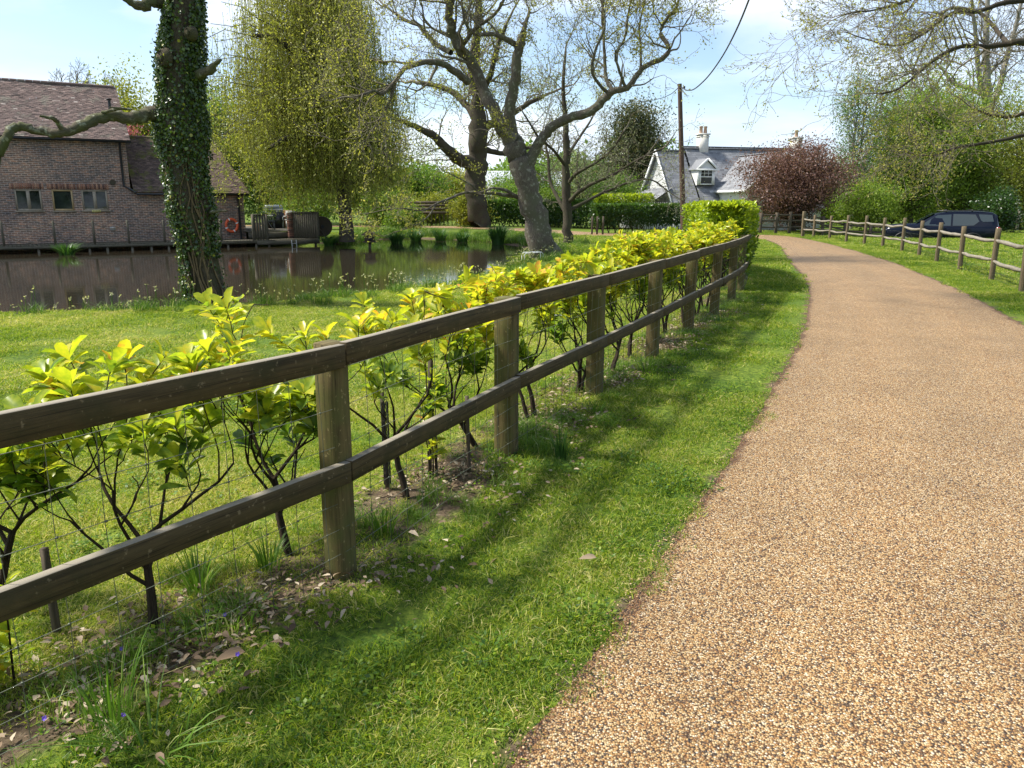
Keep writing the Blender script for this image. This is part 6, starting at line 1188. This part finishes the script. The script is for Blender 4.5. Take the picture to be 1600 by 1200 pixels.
def build_grass():
    g = np.random.default_rng(12)
    near = [grass_patch('grass_patch', 560, .17, .042, .0034, 100+i, .56, .34, .75) for i in range(5)]
    x, y = field(g, 54, .8, 6.5, -6, 6, .05); d = dpoly(x, y, [(a-.22, b+.1) for a, b in FENCE], False); k = (d > .34) | (g.uniform(0, 1, len(d)) < .30+.3*wob(x, y, 3)); x, y = x[k], y[k]
    fy = np.array(FENCE); lw = x < np.interp(y, fy[:15, 1], fy[:15, 0])-.25
    lawn = [grass_patch('grass_patch', 560, .17, .036, .0034, 150+i, .78, .24, .8) for i in range(5)]
    scatter('near_grass', 'short mown grass of the near verge beside the drive', np.stack([x, y, height(x, y)], 1)[~lw], near, 1, .75, 1.25)
    scatter('lawn_grass', 'sunlit mossy yellow-green lawn grass behind the timber fence', np.stack([x, y, height(x, y)], 1)[lw], lawn, 11, .75, 1.25)
    mid = [grass_patch('grass_patch', 520, .32, .05, .0055, 110+i, .56, .24, .8) for i in range(4)]
    x, y = field(g, 12, 6.2, 15, -12, 12, .27, .2); d = dpoly(x, y, [(a-.22, b+.1) for a, b in FENCE], False); k = (d > .2) | (g.uniform(0, 1, len(d)) < .6); x, y = x[k], y[k]
    lw = x < np.interp(y, fy[:15, 1], fy[:15, 0])-.25; lawn = [grass_patch('grass_patch', 520, .32, .045, .0055, 170+i, .74, .24, .8) for i in range(4)]
    scatter('middle_grass', 'short mown grass of the verge beyond the first posts', np.stack([x, y, height(x, y)], 1)[~lw], mid, 2, .75, 1.25)
    scatter('middle_lawn_grass', 'sunlit lawn grass between the laurel shrubs and the pond bank', np.stack([x, y, height(x, y)], 1)[lw], lawn, 12, .75, 1.25)
    far = [grass_patch('grass_patch', 520, .75, .07, .014, 120+i, .58, .24, .8) for i in range(4)]
    x, y = field(g, 2.4, 14.5, 44, -14, 32, .70, .5); scatter('far_grass', 'mown grass beyond the pond and across the paddock', np.stack([x, y, height(x, y)], 1), far, 3, .75, 1.25)
    tl = [grass_patch('grass_patch', 60, .10, .085, .0036, 160+i, .60, .25, .5) for i in range(4)]
    x, y = field(g, 3.2, .8, 11, -7, 7, .06); scatter('verge_tufts', 'taller tufts standing out of the mown verge and lawn', np.stack([x, y, height(x, y)], 1), tl, 8, .5, 1.2)
    x, y = field(g, 16, 13, 40, -2, 32, .22, .5); k = dpoly(x, y, ROADPOLY) < 1.3; x, y = x[k], y[k]; scatter('drive_edge_grass', 'mown grass along the edges of the far part of the drive', np.stack([x, y, height(x, y)], 1), mid, 9, .8, 1.3)
    # long fringe along fence and near bank
    lng = [grass_patch('grass_patch', 110, .11, .11, .0042, 130+i, .55, .2, .35) for i in range(4)]
    for s in lng: s.data.materials[0] = M['grass_long']
    fp = catmull(FENCE, 30); n = 640; i = g.integers(0, int(len(fp)*.85), n); o = g.normal(-.10, .22, n); x = fp[i, 0]+o+g.normal(0, .05, n); y = fp[i, 1]-o*.4+g.normal(0, .1, n); k = wob(x, y, 2.6) > -.25; x, y = x[k], y[k]
    scatter('fence_grass', 'longer uncut grass growing along the foot of the timber fence', np.stack([x, y, height(x, y)], 1), lng, 4, .35, 1.15)
    bk = [grass_patch('grass_patch', 120, .20, .30, .009, 140+i, .45, .25, .3) for i in range(4)]
    for s in bk: s.data.materials[0] = M['grass_long']
    x, y = g.uniform(-16, 3, 9000), g.uniform(10, 34, 9000); sd = dpoly(x, y, SHORE); k = ~inpoly(x, y, SHORE) & (sd > .12) & (sd < 1.9+.5*wob(x, y, 1.1)) & (g.uniform(0, 1, len(x)) < .7-sd/3.2); x, y = x[k], y[k]
    scatter('bank_grass', 'long grass and daffodil leaves along the near pond bank', np.stack([x, y, height(x, y)], 1), bk, 5, .35, 1.0)
    # spent flower heads on the bank
    n = 1000; i = g.integers(0, len(x), n); P0 = np.stack([x[i]+g.normal(0, .1, n), y[i]+g.normal(0, .1, n), height(x[i], y[i])], 1); lines = []; hd = []
    for q in P0: h = g.uniform(.25, .42); e = q+[g.normal(0, .04), g.normal(0, .04), h]; lines.append(([q, (q+e)/2, e], [.004]*3)); hd.append(e)
    mb = MB(); add_lines(mb, lines, 3, .3); hd = np.array(hd); hd2 = np.repeat(hd, 3, 0); N = len(hd2); add_leaves(mb, hd2, rdir(g, N, .3), rdir(g, N), .045, .020, g.uniform(.93, 1, N)); tag(mb.build('spent_daffodils', M['grass_long'], kind='stuff'), 'withered pale daffodil heads standing along the near bank', 'flowers')
    x, y = g.uniform(-26, 3, 6000), g.uniform(30, 50, 6000); sd = dpoly(x, y, SHORE); k = ~inpoly(x, y, SHORE) & (sd > .05) & (sd < 1.3) & (y > 36) & (dpoly(x, y, ROADPOLY) > .4) & (x > -9); x, y = x[k], y[k]
    scatter('far_bank_grass', 'long grass along the far pond bank', np.stack([x, y, height(x, y)], 1), bk, 6, .9, 1.6)
    # tufts and weeds on the verge (buttercup and clover leaves)
    wd = []
    for s in range(4):
        q = np.random.default_rng(200+s); n = 70; a = q.uniform(0, 6.28, n); r = .10*np.sqrt(q.uniform(0, 1, n)); p = np.stack([np.cos(a)*r, np.sin(a)*r, q.uniform(.01, .045, n)], 1); mb = MB(); add_leaves(mb, p, np.stack([np.cos(a), np.sin(a), q.normal(.2, .3, n)], 1), np.stack([q.normal(0, .3, n), q.normal(0, .3, n), np.ones(n)], 1), q.uniform(.012, .026, n), q.uniform(.010, .018, n), np.clip(q.normal(.35, .2, n), 0, 1)); o = mb.build('weed_patch', M['grass'], None); COL.objects.unlink(o); wd.append(o)
    x, y = field(g, 14, .8, 9, -4, 6, .02); k = (wob(x, y, 2.2)+g.normal(0, .3, len(x)) > .25) | ((dpoly(x, y, ROADPOLY) < .25)); x, y = x[k], y[k]; scatter('verge_weeds', 'low clover and buttercup leaves mixed into the verge grass', np.stack([x, y, height(x, y)], 1), wd, 7, .7, 1.3, 'weeds')
    # litter under the shrubs
    n = 17000; fp = catmull(FENCE, 30); i = g.integers(0, int(len(fp)*.62), n); o = g.normal(-.12, .2, n); x = fp[i, 0]+o; y = fp[i, 1]-o*.4+g.normal(0, .08, n); k = wob(x*1.7, y*1.7, 2)+g.normal(0, .3, n) > -.1; x, y = x[k], y[k]; n = len(x)
    L = .027*g.uniform(.3, 1.8, n); mb = MB(); add_leaves(mb, np.stack([x, y, height(x, y)+g.uniform(.012, .042, n)], 1), rdir(g, n)*[1, 1, .25], rdir(g, n)*[.5, .5, 0]+[0, 0, 1], L, L*.5, np.clip(g.normal(.5, .3, n), 0, 1), LAUREL); tag(mb.build('leaf_litter', M['litter'], kind='stuff'), 'dry brown leaf litter under the laurel shrubs', 'leaf litter')
    # loose pebbles along the drive edge
    n = 1500; e = np.vstack([RLs[(RLs[:, 1] > 1) & (RLs[:, 1] < 14)]]); seg = g.integers(0, len(e)-1, n); t = g.uniform(0, 1, n); p = e[seg]+(e[seg+1]-e[seg])*t[:, None]; p = p+np.stack([g.normal(-.005, .05, n), g.normal(0, .02, n)], 1)
    ico = np.array([(0, 0, 1), (.89, 0, .45), (.28, .85, .45), (-.72, .53, .45), (-.72, -.53, .45), (.28, -.85, .45), (.72, .53, -.45), (-.28, .85, -.45), (-.89, 0, -.45), (-.28, -.85, -.45), (.72, -.53, -.45), (0, 0, -1)]); IF = np.array([(0, 1, 2), (0, 2, 3), (0, 3, 4), (0, 4, 5), (0, 5, 1), (1, 6, 2), (2, 7, 3), (3, 8, 4), (4, 9, 5), (5, 10, 1), (6, 7, 2), (7, 8, 3), (8, 9, 4), (9, 10, 5), (10, 6, 1), (6, 11, 7), (7, 11, 8), (8, 11, 9), (9, 11, 10), (10, 11, 6)])
    r = g.uniform(.003, .0062, (n, 3))*[1, 1, .7]; V = np.concatenate([p, g.uniform(.006, .016, (n, 1))], 1)[:, None]+ico[None]*r[:, None]; F = (np.arange(n)[:, None, None]*12+IF[None]).reshape(-1, 3); mb = MB(); mb.add(V.reshape(-1, 3), F, np.repeat(g.uniform(0, .65, n), 12)); tag(mb.build('loose_pebbles', M['pebble'], None, True, kind='stuff'), 'loose tan and dark pebbles along the grass edge of the drive', 'pebbles')
M['pebble'] = tile_mat('pebbles', [(0, (.09, .07, .06)), (.35, (.36, .22, .11)), (.7, (.55, .40, .24)), (1, (.72, .64, .5))])
build_grass()
def small_bits():
    g = np.random.default_rng(9)
    def dead(px, py, s, tone, lab, rz):
        p = G(px, py); mb = MB(); add_leaves(mb, [(0, 0, .0)], np.array([[math.cos(rz), math.sin(rz), .08]]), np.array([[.2, -.3, 1.]]), s, s*.42, tone, LAUREL); o = mb.build('fallen_leaf', M['litter'], None, True); o.location = (p[0], p[1], .045); tag(o, lab, 'leaf', 'single dead leaves on the verge')
    dead(903, 888, .085, .62, 'curled tan dead leaf lying alone on the verge near the drive', .15); dead(335, 1052, .11, .5, 'broad brown dead leaf on bare soil near the leftmost laurel stem', .6); dead(655, 852, .08, .85, 'pale dead leaf on the soil right of the nearest post', 2.4); dead(800, 770, .05, .8, 'small pale dead leaf right of the second post base', .3); dead(1047, 602, .06, .3, 'reddish dead leaf on the verge right of the third post', .3)
    vm = simple('violet_petals', (.13, .07, .42), .6, .2, 0, .2, 5, 0)
    for i, (px, py, lab) in enumerate([(325, 978, 'violet left of a pair right of the leftmost laurel stem'), (352, 984, 'violet right of a pair right of the leftmost laurel stem'), (192, 1040, 'violet below the netting left of the leftmost laurel stem'), (372, 1046, 'violet beside the broad brown dead leaf'), (195, 1142, 'lowest violet, among the grass tufts in the near corner'), (72, 1150, 'violet nearest the left edge')]):
        p = G(px, py); t = thing('violet_flower', lab, 'flower', (p[0], p[1], hz(p[0], p[1])), group='wild violets under the fence'); mb = MB(); mb.tube([(0, 0, 0), (.004, 0, .05)], .0012, 4); mb.build('stalk', M['grass_long'], t); mb = MB(); a = np.arange(5)*1.2566; add_leaves(mb, np.tile([.004, 0, .05], (5, 1)), np.stack([np.cos(a), np.sin(a)*.6-.3, np.sin(a)*.7+.1], 1), np.tile([0, -1, .4], (5, 1)), .009, .007, .5, LAUREL); mb.build('petals', vm, t)
    # bank vegetation at the far left under the walkway
    for i, (x, Y, top, rx, lab) in enumerate([(30, 32.6, .75, 1.6, 'bright green bank plants at the left edge below the barn'), (85, 33.2, .5, 1.2, 'low green bank plants left of the first walkway pile'), (-60, 32, .9, 1.9, 'bank plants beyond the left edge below the barn'), (62, 34.2, .9, 1.0, 'climbing plant against the walkway below the barn windows')]):
        p = P(x, 385, Y); crown_tree('bank_plant', lab, p[:2], top, top*.45, rx, top*.5, 300+i, M['bark_mid'], M['springleaf'], 30, 120, .10, .16, .02, tone=(.55, .22), inner=.0, group='bank plants below the barn', cat='plant', ry=.7)
small_bits()

def trees_behind():
    for i, (x, y, top, rx, lab) in enumerate([(-24, -34, 11, 6, 'tall tree far behind the viewer on the left'), (-8, -40, 12, 6.5, 'tall tree far behind the viewer near the middle'), (8, -36, 10, 6, 'broad tree behind the viewer across the drive'), (23, -30, 11, 6, 'tall tree behind the viewer on the right'), (36, -18, 10, 6, 'tall tree to the right rear of the viewer'), (46, -2, 11, 6.5, 'tall tree far to the right of the viewer')]):
        crown_tree('roadside_tree', lab, (x, y), top, top*.5, rx, top*.46, 400+i, M['bark_mid'], M['midleaf'], 60, 90, .6, .9, .25, tone=(.3, .22), inner=.0, group='trees behind the viewer', tw=False)
trees_behind()
